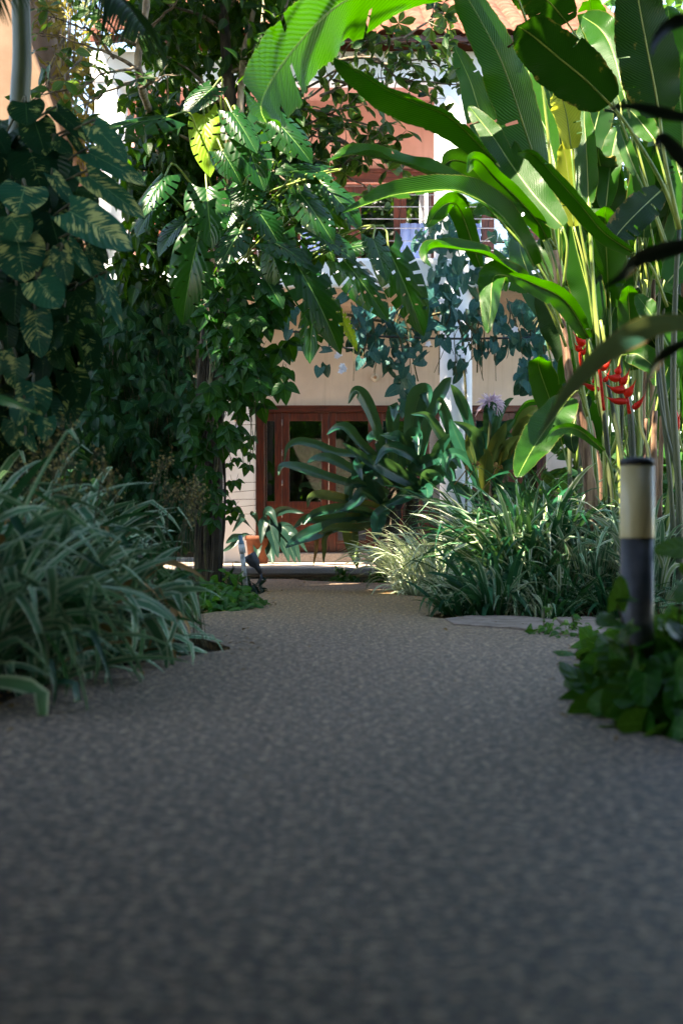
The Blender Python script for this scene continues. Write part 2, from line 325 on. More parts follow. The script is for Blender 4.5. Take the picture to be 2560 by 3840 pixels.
T_heart2 = leaf_tmpl(.46, 7, 5, -.1, .3, .25, prof=P_heart, curl=.2)
T_obov = leaf_tmpl(.24, 6, 5, .3, .2, 0, prof=P_obov)
T_narrow = leaf_tmpl(.15, 6, 3, .3, .35, 0)
T_pothos = leaf_tmpl(.42, 14, 9, .10, .16, .16, prof=lambda v: np.where(v < .3, .74+.26*np.sin(np.pi/2*v/.3), np.cos((v-.3)/.7*np.pi/2)**.62), wav=.014, curl=.12)
T_small = leaf_tmpl(.32, 4, 3, .3, .25, 0)
def frame(tip, nor):
    y = nrm(tip); z = np.asarray(nor, float); z = z-y*np.dot(z, y); z = nrm(z); x = np.cross(y, z)
    return np.stack((x, y, z), 0)
def put(mb, tm, p, tip, nor, size, rnd=None, mat=0, sx=1.0):
    V, Q, U = tm; Vs = V*size; 
    if sx != 1.0: Vs = Vs*np.array((sx, 1, 1))
    mb.add(Vs@frame(tip, nor)+np.asarray(p), Q, U, R.random() if rnd is None else rnd, mat)
def inpoly(x, y, poly):
    c = False; n = len(poly); j = n-1
    for i in range(n):
        xi, yi = poly[i]; xj, yj = poly[j]
        if (yi > y) != (yj > y) and x < (xj-xi)*(y-yi)/(yj-yi)+xi: c = not c
        j = i
    return c
def rv(s=1.0): return NR.standard_normal(3)*s
def scat(mb, tm, poly, n, d0, d1, size, var=.35, tip=(0,-.2,-1), tj=.5, nor=(0,-1,.7), nj=.5, mat=0, clump=0, cs=3.0, sx=1.0, thr=0., reject=None):
    xs = [a for a, b in poly]; ys = [b for a, b in poly]; k = 0; tries = 0
    while k < n and tries < n*40:
        tries += 1
        x = R.uniform(min(xs), max(xs)); y = R.uniform(min(ys), max(ys))
        if not inpoly(x, y, poly): continue
        d = R.uniform(d0, d1); p = P(x, y, d)
        if clump and noise.noise(Vector((p[0]*cs, p[1]*cs*.6+3, p[2]*cs)))*clump+R.uniform(-.5, .5) < thr: continue
        if reject and reject(p): continue
        put(mb, tm, p, np.array(tip)+rv(tj), np.array(nor)+rv(nj), size*(1+R.uniform(-var, var)), None, mat, sx*R.uniform(.8, 1.15)); k += 1
def blob(mb, tm, c, rad, n, size, var=.3, shell=.45, tip=(0,0,-.5), tj=.5, nj=.5, up=.7, mat=0, clump=0, cs=1.2, thr=-.1, reject=None):
    c = np.array(c, float); rad = np.array(rad, float); k = 0; tries = 0
    while k < n and tries < n*30:
        tries += 1
        q = nrm(rv()); p = c+q*rad*(shell+(1-shell)*R.random()**.5)
        if clump and noise.noise(Vector([float(a) for a in p*cs]))*clump < thr+R.uniform(-.2, .2): continue
        if reject and reject(p): continue
        put(mb, tm, p, q*.5+np.array(tip)+rv(tj), q*.6+np.array((0,0,up))+rv(nj), size*(1+R.uniform(-var, var)), None, mat); k += 1
def bigleaf(mb, pts, hw, roll=0., fl=.15, fr=.15, prof=None, n=46, nu=11, wave=.06, tears=0, seed=0, mat=0, rnd=None, rag=0., ribr=0., ribmat=None, tearlen=(.2,.7)):
    """a long blade round a midrib; pts are world points from base to tip, hw the half width in metres"""
    rg = np.random.default_rng(seed+5); c = smooth(pts, n); t = np.linspace(0, 1, n)
    T = np.gradient(c, axis=0); T /= np.linalg.norm(T, axis=1, keepdims=True)
    Vw = c-CAM; Vw /= np.linalg.norm(Vw, axis=1, keepdims=True)
    S = np.cross(T, Vw); S /= (np.linalg.norm(S, axis=1, keepdims=True)+1e-6)
    for _ in range(3): S[1:-1] = (S[:-2]+S[1:-1]*2+S[2:]); S /= np.linalg.norm(S, axis=1, keepdims=True)
    Nn = np.cross(S, T); rl = np.interp(t, np.linspace(0, 1, len(roll)), roll) if not np.isscalar(roll) else np.full(n, roll)
    cr, sr = np.cos(rl)[:, None], np.sin(rl)[:, None]
    S, Nn = S*cr+Nn*sr, Nn*cr-S*sr
    w = (prof(t) if prof else np.clip(np.sin(np.pi*np.clip(t*.97+.03, 0, 1)**.75), 0, 1)**.55)*hw
    u = np.linspace(-1, 1, nu); V = np.zeros((n, nu, 3)); ph = rg.uniform(0, 6, 4)
    ragl = 1+rag*rg.standard_normal((2, n))
    for j, uu in enumerate(u):
        side = 0 if uu < 0 else 1; f = fl if uu < 0 else fr
        ww = w*ragl[side]*abs(uu); edge = abs(uu)**2
        wv = wave*hw*edge*(np.sin(t*17+ph[side])+.6*np.sin(t*31+ph[2+side]))
        bow = ww*abs(uu)*.35*np.sign(f)*min(1, abs(f)*2)
        V[:, j] = c+S*(np.sign(uu)*ww*np.cos(f))[:, None]+Nn*(-ww*np.sin(f)-bow*.3+wv)[:, None]+T*(abs(uu)*w*.12)[:, None]
    keep = np.ones((n-1, nu-1), bool); mid = (nu-1)//2
    for _ in range(tears):
        r = rg.integers(3, n-3); side = rg.integers(0, 2); dep = rg.uniform(*tearlen); k = int(round(dep*mid))
        if side: keep[r, nu-1-k:] = False; V[r+1:min(n, r+5), mid+1:] -= np.array((0,0,.02*hw*4))*np.abs(u[mid+1:])[None, :, None]
        else: keep[r, :k] = False; V[r+1:min(n, r+5), :mid] -= np.array((0,0,.02*hw*4))*np.abs(u[:mid])[None, :, None]
    Uv = np.stack((np.tile(u*.5+.5, (n, 1)), np.tile(t[:, None], (1, nu))), -1)
    mb.add(V.reshape(-1, 3), gridq(n, nu, keep), Uv.reshape(-1, 2), R.random() if rnd is None else rnd, mat)
    if ribr: mb.tube(c[:-4:3]+Nn[:-4:3]*ribr*.3, np.linspace(ribr, ribr*.25, len(c[:-4:3])), 6, ribmat if ribmat is not None else mat, .5)
    return c
def ppts(lst, d0, d1):
    """pixel polyline base->tip with distance running d0->d1"""
    k = len(lst)
    return [P(a[0], a[1], d0+(d1-d0)*i/(k-1) if len(a) < 3 else a[2]) for i, a in enumerate(lst)]
def monstera(nl=6, hw=.46, nv=64, nu=25, seed=0, fold=.15, bend=.25, droop=.25):
    rg = np.random.default_rng(seed); v = np.linspace(0, 1, nv); u = np.linspace(-1, 1, nu)
    Vv, Uu = np.meshgrid(v, u, indexing='ij'); W = P_heart(v)[:, None]*hw; A = np.abs(Uu)
    X = Uu*W; Y = Vv+.26*A*(1-Vv)*np.where(Vv < .95, 1, .3)-.42*A**1.6*(1-Vv)**3
    Z = fold*np.abs(X)-bend*Vv**2-droop*2*X**2
    ci = (v[:-1]+v[1:])/2; cj = np.abs((u[:-1]+u[1:])/2); keep = np.ones((nv-1, nu-1), bool)
    for side in (0, 1):
        for k in range(nl):
            vk = .10+.74*k/nl+rg.uniform(-.02, .02); u0 = rg.uniform(.40, .70); g = rg.uniform(.006, .017); op = rg.random() < .55
            for i, a in enumerate(ci):
                for j, b in enumerate(cj):
                    if (j >= (nu-1)//2) != bool(side): continue
                    if abs(a-vk) < g*(1+.6*(b-u0)) and u0 < b < (1.1 if op else .88): keep[i, j] = False
                    if abs(a-vk-.06) < .013 and .14 < b < .36 and k < nl-1 and k % 2 == side: keep[i, j] = False
    return np.stack((X, Y, Z), -1).reshape(-1, 3), gridq(nv, nu, keep), np.stack((Uu*.5+.5, Vv), -1).reshape(-1, 2)
MON = [monstera(seed=s, bend=b, droop=dr) for s, b, dr in ((1,.2,.2),(2,.35,.3),(3,.15,.4),(4,.45,.15),(5,.3,.5))]
# ================================================================== setting
def sheet(name, poly, z0, z1, mat, kind='structure'):
    """ground sheet from an outline, with a real edge"""
    import bmesh
    bm = bmesh.new(); vs = [bm.verts.new((x, y, z1)) for x, y in poly]
    f = bm.faces.new(vs)
    if f.normal.z < 0: bmesh.ops.reverse_faces(bm, faces=[f])
    r = bmesh.ops.extrude_face_region(bm, geom=[f])
    bmesh.ops.translate(bm, vec=(0, 0, z0-z1), verts=[e for e in r['geom'] if isinstance(e, bmesh.types.BMVert)])
    bmesh.ops.recalc_face_normals(bm, faces=bm.faces[:])
    me = bpy.data.meshes.new(name); bm.to_mesh(me); bm.free(); me.materials.append(mat)
    o = bpy.data.objects.new(name, me); COL.objects.link(o); o['kind'] = kind; return o
mb = MB(); n = 61
gx = np.linspace(-60, 60, n); gy = np.concatenate((np.linspace(-12, 24, 45), np.linspace(26, 120, 16)))
G = np.array([[(x, y, -.055+.018*noise.noise(Vector((x*1.7, y*1.7, 0)))) for x in gx] for y in gy])
mb.add(G.reshape(-1, 3), gridq(n, n), None, .5); g = mb.build('ground', M['soil']); g['kind'] = 'structure'
def rnd_poly(pts, n): # smooth outline
    return [(a[0], a[1]) for a in smooth(pts, n)]
left = [(-1.5,-6),(-1.45,3),(-1.40,5.0),(-1.37,5.7),(-1.27,6.7),(-1.06,7.35),(-.82,7.9),(-.64,8.2)]
left2 = [(-.66,8.36),(-.88,9.0),(-1.2,9.9),(-1.28,10.8),(-1.05,11.7),(-.75,12.35),(-.70,13.0),(-.86,14.2),(-.82,15.4),(-1.0,16.2),(-1.3,17.2),(-1.55,18.86)]
right = [(-.62,18.86),(-.45,18.3),(.1,17.75),(.70,17.45),(1.05,17.3),(.95,16.2),(.62,15.4),(.54,14.85),(.85,14.1),(1.15,13.2),(1.05,12.2),(.66,11.25)]
right2 = [(.70,11.05),(1.2,10.2),(1.55,9.6),(1.50,8.95),(1.38,8.2),(1.2,7.2),(1.02,6.1),(1.0,5.3),(1.12,4.7),(1.3,3.6),(1.4,1),(1.5,-6)]
sheet('path', rnd_poly(left, 40)+rnd_poly(left2, 50)+rnd_poly(right, 50)+rnd_poly(right2, 50), -.12, 0.0, M['path'])
# flat stones at the edge of the right bed
fs = thing('flagstone', P(1950, 2340, 10.0)*np.array((1,1,0)), 'pale cracked flagstone lying between path and dark grass clumps', 'paving stone')
import bmesh
def slab(name, poly, z0, z1, mat, parent):
    o = sheet(name, poly, z0, z1, mat); del o['kind']; attach(o, parent); bev(o, .008, 2); return o
slab('stone_slab', [(.80,10.18),(1.12,9.85),(1.40,9.82),(1.55,9.98),(1.60,10.6),(1.4,11.05),(1.0,11.1),(.78,10.75)], -.05, .012, M['stone'], fs)
slab('stone_slab', [(1.16,9.80),(1.40,9.32),(1.68,9.0),(1.95,9.2),(2.0,9.9),(1.64,10.0),(1.42,9.79)], -.05, .018, M['stone'], fs)
slab('stone_slab', [(1.64,10.05),(2.05,9.96),(2.2,10.6),(1.9,11.0),(1.63,10.9)], -.05, .010, M['stone'], fs)

# ================================================================== house
H = thing('house', (0, 20, 0), 'two storey beige house with white columns, balcony and mahogany folding doors', 'house')
DW, DF = 21.0, 19.0; HX0, HX1 = -3.45, 3.42
def hb(name, mat, *boxes, bevel=0, parent=H):
    m = MB()
    for a, b in boxes: m.box(a, b)
    o = m.build(name, mat, parent, flat=True)
    if bevel: bev(o, bevel, 2)
    return o
dx0, dx1 = XX(965, DW), XX(2046, DW); zt, zb = ZZ(1520, DW), ZZ(2071, DW)
lx0, lx1 = XX(600, DW), XX(838, DW)
hb('lower_wall', M['wallbeige'], ((HX0, DW, zt), (HX1, DW+.2, 4.15)), ((HX0, DW, .1), (lx0, DW+.2, zt)), ((dx1, DW, .1), (HX1, DW+.2, zt)),
   ((HX0, DW+.2, .1), (HX0+.2, 27, 7.0)), ((HX1-.2, DW+.2, .1), (HX1, 27, 7.0)), ((HX0, 27, .1), (HX1, 27.2, 7.0)))
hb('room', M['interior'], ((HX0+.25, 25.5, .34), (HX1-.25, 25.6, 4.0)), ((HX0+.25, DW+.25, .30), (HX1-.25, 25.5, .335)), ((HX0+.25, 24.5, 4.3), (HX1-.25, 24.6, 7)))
hb('pier', M['pier'], ((XX(838, 20.9), 20.78, .16), (XX(958, 20.9), 21.2, zt-.003)), bevel=.03)
# porch
hb('porch_floor', M['porch'], ((-4.2, 18.95, .02), (HX1+.3, 20.997, .163)), bevel=.05)
hb('porch_plinth', M['granite'], ((-4.1, 19.08, -.08), (HX1+.2, 20.9, .03)))
hb('porch_edge', M['granite'], ((-4.2, 18.90, .05), (HX1+.3, 18.96, .150)), bevel=.025)
hb('door_step', M['granite'], ((dx0-.05, 20.86, .16), (dx1+.1, 21.3, zb-.004)), bevel=.02)
# louvred window left of the pier
m = MB()
for i in range(22):
    z = .36+i*.094; m.add([(lx0, DW+.02, z), (lx1, DW+.02, z), (lx0, DW+.09, z+.075), (lx1, DW+.09, z+.075), (lx0, DW+.03, z-.012), (lx1, DW+.03, z-.012), (lx0, DW+.10, z+.063), (lx1, DW+.10, z+.063)],
        [(0,1,3,2),(4,6,7,5),(0,4,5,1),(2,3,7,6)], smooth=False)
lv = m.build('louvre_window', M['woodh'], H, flat=True)
hb('frame', M['wood'], ((lx0-.06, DW-.02, .17), (lx0, DW+.12, zt)), ((lx1, DW-.02, .17), (lx1+.06, DW+.12, zt)), ((lx0, DW-.02, zt-.07), (lx1, DW+.12, zt-.002)), parent=lv)
# folding doors
hb('door_frame', M['woodh'], ((dx0-.03, DW-.03, zt-.098), (dx1+.03, DW+.14, zt-.003)), ((dx0-.03, DW-.045, zt-.03), (dx1+.03, DW-.03, zt-.003)), bevel=.006)
hb('door_frame', M['wood'], ((dx0-.03, DW-.03, zb), (dx0+.105, DW+.14, zt-.1)), bevel=.006)
edges = [992, 1058, 1233, 1408, 1583, 1758, 1933, 2040]
zg0, zg1 = ZZ(1880, DW), ZZ(1578, DW); z1 = zt-.101
for i in range(7):
    a, b = XX(edges[i], DW)+.105*(i == 0), XX(edges[i+1], DW)-.006
    a = XX(edges[i], DW)+(.0 if i else .02); st = .105 if i else .0
    l = a+(st if i else .012); r = b-.105 if i < 6 else b-.10
    y0, y1 = DW+.03, DW+.085
    d = hb('door', M['wood'], ((a, y0, zb+.005), (l, y1, z1)), ((r, y0, zb+.005), (b, y1, z1)), ((l, y0, zg1), (r, y1, z1)), ((l, y0, zg0-.13), (r, y1, zg0)),
           ((l, y0, zb+.005), (r, y1, zb+.12)), bevel=.007)
    pn = hb('pane', M['glass'], ((l, y0+.022, zg0), (r, y0+.030, zg1)), parent=d)
    pl = hb('panel', M['woodh'], ((l, y0+.018, zb+.12), (r, y1-.01, zg0-.13)), ((l+.05, y0+.010, zb+.17), (r-.05, y0+.018, zg0-.18)), bevel=.004, parent=d)
    if i in (2, 4):
        hb('vent', M['iron'], ((l+.03, y0+.001, ZZ(2027, DW)), (r-.03, y0+.012, ZZ(1987, DW))), *[((l+.035, y0-.005, ZZ(2024-k*6, DW)), (r-.035, y0, ZZ(2022-k*6, DW))) for k in range(6)], parent=d)
    if i in (1, 3, 5):
        for zp in (1583, 1697, 1810, 1930):
            hh = MB(); hh.tube([(a-.003, y0-.008, ZZ(zp, DW)-.045), (a-.003, y0-.008, ZZ(zp, DW)+.045)], .009, 8); hh.build('hinge', M['steel'], d)
    if i in (2, 3):
        hh = MB(); xh = (r+.05 if i == 2 else l-.05); zh = ZZ(1800, DW)
        hh.tube([(xh, y0, zh), (xh, y0-.05, zh), (xh+(-.1 if i == 2 else .1), y0-.05, zh)], .009, 8); hh.build('handle', M['iron'], d)
# balcony
sl = hb('balcony_slab', M['white'], ((-3.36, DF, ZZ(1078, DF)), (HX1+.1, DW+.0, ZZ(966, DF))), bevel=.045)
hb('porch_ceiling', M['wallbeige'], ((-3.34, DF+.06, ZZ(1078, DF)-.012), (HX1, DW-.003, ZZ(1078, DF)-.003)))
# columns
def col(cx, r, z0, z1, y):
    m = MB(); zz = [z0, z0+.02, z1-.02, z1]
    m.tube([(cx, y, z) for z in (z0, (z0+z1)/2, z1)], r, 32); return m.build('column', M['white'], H)
RC0, RC1 = XX(1708, 19.22), XX(1687, 19.22); LC = XX(416, 19.22)
col(RC0, .218, .163, 3.90, 19.22); col(RC1, .218, 4.28, 6.70, 19.22)
col(LC, .222, .163, 3.90, 19.22); col(LC+.01, .218, 4.28, 6.70, 19.22)
# upper storey
zl0, zl1 = ZZ(700, DW), ZZ(632, DW); zs = ZZ(966, DF)
hb('upper_wall', M['wallpink'], ((HX0, DW, zl1), (HX1, DW+.2, 7.2)), ((HX0, DW, zs), (-2.9, DW+.2, zl1)))
hb('lintel', M['woodh'], ((-2.9, DW-.03, zl0), (HX1, DW+.1, zl1-.003)), ((-2.9, DW-.06, zl1-.07), (HX1, DW-.032, zl1-.01)), bevel=.01)
ub = [XX(p, DW) for p in (580, 760, 940, 1120, 1232, 1330, 1500, 1640, 1830, 2010, 2140)]
for i in range(10):
    a, b = ub[i], ub[i+1]-.005
    w = hb('upper_door', M['wood'], ((a, DW+.02, zs), (a+.09, DW+.09, zl0)), ((b-.09, DW+.02, zs), (b, DW+.09, zl0)), ((a+.09, DW+.02, zl0-.1), (b-.09, DW+.09, zl0)), ((a+.09, DW+.02, zs), (b-.09, DW+.09, zs+.2)))
    hb('pane', M['glass'], ((a+.09, DW+.05, zs+.2), (b-.09, DW+.056, zl0-.1)), parent=w)
for a, b in ((1500, 1604), (1128, 1206), (1660, 1800)):
    x0, x1 = XX(a, 20.9), XX(b, 20.9); m = MB(); k = 40
    top = np.array([(x0+(x1-x0)*t, 20.86+.018*math.sin(t*22), ZZ(840, 20.9)) for t in np.linspace(0, 1, k)]); bot = top.copy(); bot[:, 2] = zs+.03
    m.add(np.vstack((top, bot)), [(i, i+1, k+i+1, k+i) for i in range(k-1)]); cu = m.build('curtain', M['curtain'], H)
    sm = cu.modifiers.new('thick', 'SOLIDIFY'); sm.thickness = .008
zr = ZZ(686, 19.12)
hb('handrail', M['woodh'], ((LC+.2, 19.09, zr-.045), (RC1-.2, 19.17, zr+.0)), ((RC1+.2, 19.09, zr-.045), (HX1, 19.17, zr)), bevel=.012)
for px in (560, 900, 1240, 1598, 1960):
    x = XX(px, 19.12); m = MB(); m.tube([(x, 19.13, zs-.01), (x, 19.13, zr-.04)], .022, 10); m.build('railing_post', M['white'], H)
for py in (730, 775, 820, 855, 903, 938):
    z = ZZ(py, 19.12); m = MB(); m.tube([(LC+.2, 19.13, z), (HX1, 19.13, z)], .0055, 6); m.build('railing_cable', M['steel'], H)
# eave beam, ceiling, roof
hb('eave_beam', M['white'], ((-3.36, 19.02, ZZ(298, 19.05)), (HX1+.05, 19.42, 7.05)), bevel=.012)
hb('beam_trim', M['white'], ((-3.38, 18.985, ZZ(300, 19.0)-.02), (HX1+.07, 19.02, ZZ(300, 19.0)+.05)), bevel=.008)
hb('veranda_ceiling', M['wallpink'], ((-3.34, 19.42, 6.98), (HX1, DW-.003, 7.04)))
m = MB(); nx = int((HX1-HX0+.8)/.02); ny = 57
xs = np.linspace(-3.30, HX1+.4, nx); ys = np.linspace(18.62, 23.9, ny); Z = np.zeros((ny, nx)); Yg = np.zeros((ny, nx))
for j, y in enumerate(ys):
    cs = (y-18.62)/.33; fr = cs-math.floor(cs+1e-6)
    bar = np.abs(np.sin(xs*np.pi/.23)); Z[j] = 7.13+(y-18.62)*.52+.085*np.sqrt(bar)-.03*fr; Yg[j] = y+.01*np.sin(xs*37)
m.add(np.stack((np.tile(xs, (ny, 1)), Yg, Z), -1).reshape(-1, 3), gridq(ny, nx)); rf = m.build('roof', M['tile'], H)
sm = rf.modifiers.new('thick', 'SOLIDIFY'); sm.thickness = .018
m = MB(); m.add([(-3.3, 23.9, 9.86), (HX1+.4, 23.9, 9.86), (HX1+.4, 28, 7.4), (-3.3, 28, 7.4)], [(0,1,2,3)]); m.build('roof_back', M['tile'], H)
hb('ridge', M['tile'], ((-3.3, 23.78, 9.82), (HX1+.4, 24.0, 10.0)), bevel=.06)
m = MB()
for i in range(15):
    x = -3.2+i*.49; m.add([(x-.04,18.75,7.04),(x+.04,18.75,7.04),(x-.04,21,7.85),(x+.04,21,7.85),(x-.04,18.75,7.15),(x+.04,18.75,7.15),(x-.04,21,7.96),(x+.04,21,7.96)],[(0,2,3,1),(0,1,5,4),(0,4,6,2),(1,3,7,5)], smooth=False)
m.build('rafter', M['woodh'], H, flat=True)
hb('fascia_board', M['woodh'], ((-3.30, 18.70, 7.07), (HX1+.4, 18.735, 7.16)), bevel=.008)
# wall lamps
for px in (1406, 1955):
    m = MB(); x, z = XX(px, DW), ZZ(1416, DW)
    m.tube([(x, DW+.0, z), (x, DW-.05, z), (x, DW-.062, z)], [.064, .060, .045], 24); l = m.build('wall_lamp', M['lamp'], H)
    m = MB(); m.tube([(x, DW-.06, z), (x, DW-.09, z)], [.026, .018], 16); m.build('lens', M['chime'], l)
# ------------------------------------------------------------------ neighbour's house, far left
NB = thing('neighbour_house', (-6.5, 25, 0), 'beige plastered neighbouring house with sloping wall edge behind the palm trunk', 'house')
d = 23.0; m = MB()
pr = [P(-900, 1700, d), P(330, 1700, d), P(318, 820, d), P(188, 390, d), P(100, 140, d), P(60, -300, d), P(-900, -300, d)]
V = [tuple(p) for p in pr]+[(p[0], p[1]+4, p[2]) for p in pr]; k = len(pr)
m.add(V, [(0,1,2,3),(0,3,4,6),(4,5,6,6)][:2]+[(6,4,5,5)][:0]+[(i, i+k, (i+1) % k+k, (i+1) % k) for i in range(k)], smooth=False)
m.add([pr[4], pr[5], (pr[5]+pr[6])/2, pr[6]], [(0,1,2,3)], smooth=False)
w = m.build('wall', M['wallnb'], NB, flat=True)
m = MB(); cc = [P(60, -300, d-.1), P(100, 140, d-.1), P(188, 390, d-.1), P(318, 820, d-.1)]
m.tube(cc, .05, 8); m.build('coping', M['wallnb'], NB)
hb('window', M['wood'], ((XX(-200, d), d-.06, 3.6), (XX(60, d), d-.002, 5.0)), bevel=.02, parent=NB)
# ------------------------------------------------------------------ small fittings
# bollard lamps
def bollard(x, y, h, r, label, split=.63):
    b = thing('bollard_light', (x, y, -.05), label, 'garden light', 'bollard lights along the path')
    m = MB(); zc = h*split
    m.tube([(x, y, -.06), (x, y, zc)], r*.97, 28); m.build('post', M['bollard'], b)
    m = MB(); m.tube([(x, y, zc), (x, y, zc+.004), (x, y, h-.03)], r, 28); m.build('lamp_shade', M['lens'], b)
    m = MB(); m.tube([(x, y, h-.03), (x, y, h-.014), (x, y, h-.006), (x, y, h)], [r*1.02, r*1.02, r*.95, r*.75], 28); m.build('cap', M['cap'], b)
bollard(XX(2386, 5.5), 5.5, ZZ(1716, 5.5), .066, 'near bollard lamp with tan shade and dark post above leafy ground ivy', split=ZZ(2018, 5.5)/ZZ(1716, 5.5))
bollard(XX(1828, 14.6), 14.6, ZZ(1885, 14.6), .066, 'far bollard lamp half hidden inside the tall green grass', .55)
# standpipe
d = 15.2; t = thing('standpipe', P(915, 2190, d), 'weathered white standpipe with blue fitting beside the spotlight', 'water pipe')
m = MB(); m.tube([P(921, 2200, d), P(914, 2120, d), P(905, 2050, d)], .026, 12, rough=.03); m.build('pipe', M['pvc'], t)
m = MB(); m.tube([P(910, 2075, d-.005), P(905, 2040, d-.005)], .034, 12); m.build('coupling', M['pvc'], t)
m = MB(); m.tube([P(905, 2042, d), P(904, 2030, d), P(903, 2028, d), P(901, 2008, d)], [.030,.030,.022,.022], 12); m.build('fitting', M['bluecap'], t)
# spotlight
d = 15.4; t = thing('spotlight', P(975, 2175, d), 'dark grey garden spotlight tilted on a short stake at the bed edge', 'garden light')
m = MB(); m.tube([P(933, 2082, d), P(939, 2090, d), P(955, 2112, d), P(962, 2122, d), P(966, 2130, d), P(978, 2150, d)], [.075,.075,.062,.040,.030,.022], 16); m.build('housing', M['iron'], t)
m = MB(); m.tube([P(933.5, 2083, d-.01), P(932, 2080.5, d-.01)], .066, 16); m.build('lens', M['glass'], t)
m = MB(); m.tube([P(978, 2148, d), P(980, 2165, d), P(974, 2190, d)], .014, 8); m.build('stake', M['iron'], t)
# wind chime
d = 20.3; t = thing('wind_chime', P(898, 1600, d), 'small bamboo wind chime hanging in front of the white pier', 'wind chime')
m = MB(); m.tube([P(896, 1512, d), P(896, 1520, d), P(898, 1568, d)], [.004,.03,.03], 10); m.build('mount', M['wood'], t)
m = MB(); m.tube([P(899, 1570, d), P(899, 1580, d)], [.085,.08], 14); m.build('top_disc', M['chime'], t)
for k in range(5):
    m = MB(); x = 889+k*5; m.tube([P(x, 1580, d+.02*(k % 2)), P(x, 1640+8*(k % 3), d+.02*(k % 2))], .008, 8); m.build('tube', M['steel'], t)
# thin wires over the pier that the creeper climbs
t = MB()
for i, py in enumerate((1552, 1590, 1648, 1806, 1842, 1870, 1898, 1925)):
    t.tube(smooth([P(790, py+12*(i % 3), 19.3), P(870, py+4, 20.3), P(962, py-4+6*(i % 2), 20.5)], 10), .004, 4, cap=False)
tag(t.build('climbing_wires', M['twig']), 'thin climbing wires stretched across the white pier', 'plant wire')
# rod that carries the flowering vine
t = MB(); t.tube(smooth([P(1090, 1243, 18.2), P(1300, 1256, 18.2), P(1700, 1270, 18.3), P(2140, 1262, 18.3)], 24), .014, 8)
t.tube(smooth([P(1060, 1285, 18.1), P(1300, 1305, 18.1), P(1620, 1300, 18.1)], 16), .006, 6)
tag(t.build('trellis_rod', M['iron']), 'dark thin trellis rod carrying the blue leaved vine under the balcony', 'trellis')
# ================================================================== heliconia grove (right)
def stalk(px, d, r, mb, mat=0, foot=True, n=18, rough=.04):
    pts = [P(a[0], a[1], d) for a in px]
    if foot: q = pts[-1].copy(); q[2] = -.08; pts.append(q)
    c = smooth(pts, n); mb.tube(c, np.linspace(r*.55, r, n), 10, mat, R.random(), rough=rough)
def hleaf(parent, px, d0, d1, hw, roll=0., fl=.15, fr=.15, mat='heli', tears=1, pet=None, seed=0, wave=.07, rnd=None, rag=.018, name='leaf', pr=.013, nu=11, n=64, stalkmat='stalk', tearlen=(.3,.9)):
    m = MB(); pts = ppts(px, d0, d1); dm = (d0+d1)/2
    bigleaf(m, pts, hw*dm/F, roll, fl, fr, None, n, nu, wave, tears, seed, 0, rnd, rag, ribr=pr*.6, ribmat=1, tearlen=tearlen)
    if pet: pp = [pts[0]]+[P(a, b, d0+(.1*i)) for i, (a, b) in enumerate(pet)]; m.tube(smooth(pp, 12), np.linspace(pr*.65, pr, 12), 8, 1, .5)
    return m.build(name, [M[mat], M[stalkmat]], parent)
def bract(m, a, b, d, hw=12, bend=10):
    p0, p2 = P(*a, d), P(*b, d-.05); mid = (p0+p2)/2-np.array((0,0,bend*d/F)); c = smooth([p0, mid, p2], 14)
    t = np.linspace(0, 1, 14); w = np.clip((1-t)**.8*(.5+1.3*np.sin(np.pi*np.clip(t*1.1+.12,0,1))), 0.02, 2)*hw*d/F*.75
    m.tube(c, w, 8, 0, R.random())
def K5(x, y): return (1960+.3827*x, 1100+.3827*y)
HA = thing('heliconia_plant', P(2180, 2300, 12.4), 'tall heliconia with broad lit leaves leaning left across the white column', 'heliconia', 'heliconia plants')
m = MB(); stalk([(2062,917),(2096,1090),(2136,1417),(2194,1590),(2211,1876)], 12.3, .042, m); m.build('stem', M['stalk'], HA)
m = MB(); stalk([(2040,905),(2120,1130),(2180,1450),(2225,1700),(2235,1950)], 12.45, .030, m); m.build('stem', M['stalk'], HA)
m = MB(); stalk([(2088,1090),(2112,1250),(2136,1417),(2165,1520)], 12.24, .045, m, foot=False, rough=.12); stalk([(2155,1490),(2180,1600),(2200,1740),(2215,1900)], 12.2, .06, m, rough=.12); m.build('dry_sheath', M['sheath'], HA)
m = MB(); stalk([(2075,940),(2090,1030),(2098,1130)], 12.2, .05, m, foot=False, rough=.1); m.build('dry_sheath', M['sheath'], HA)
h = lambda *a, **k: hleaf(HA, *a, **k)
h([(1790,-110),(1560,-70),(1400,-30),(1300,0),(1213,63),(1110,172),(1030,280),(985,370),(980,420),(1000,462)], 11.6, 10.2, 190, .82, .05, .1, tears=7, seed=3, n=110, pet=[(1900,-80),(2020,250),(2080,800)], rnd=.95)
h([(1860,610),(1700,450),(1560,385),(1450,335),(1340,268),(1250,215)], 12.0, 11.0, 88, .35, 1.0, .05, tears=2, seed=4, pet=[(1980,780),(2080,930)], rnd=.35)
h([(2040,700),(1970,494),(1913,321),(1861,190),(1763,11),(1700,-70)], 12.2, 11.6, 92, -.45, -.12, -.12, tears=2, seed=5, pet=[(2060,800),(2088,960)], rnd=.6, pr=.018)
h([(2108,850),(2004,735),(1918,620),(1850,517),(1755,396)], 11.6, 12.4, 66, -.25, .18, .18, seed=6, pet=[(2125,930),(2110,1080)], rnd=.7, wave=.08)
h([(2050,895),(2016,832),(1935,740),(1860,670),(1800,605),(1765,600),(1750,650)], 11.8, 11.2, 46, .35, .4, .2, seed=7, pet=[(2085,1000),(2100,1100)], rnd=.4)
h([(1850,800),(1750,715),(1610,655),(1460,600),(1320,580),(1225,608)], 12.0, 11.3, 62, -.75, .1, 1.0, seed=8, wave=.16, pet=[(1990,960),(2090,1120)], rnd=.9)
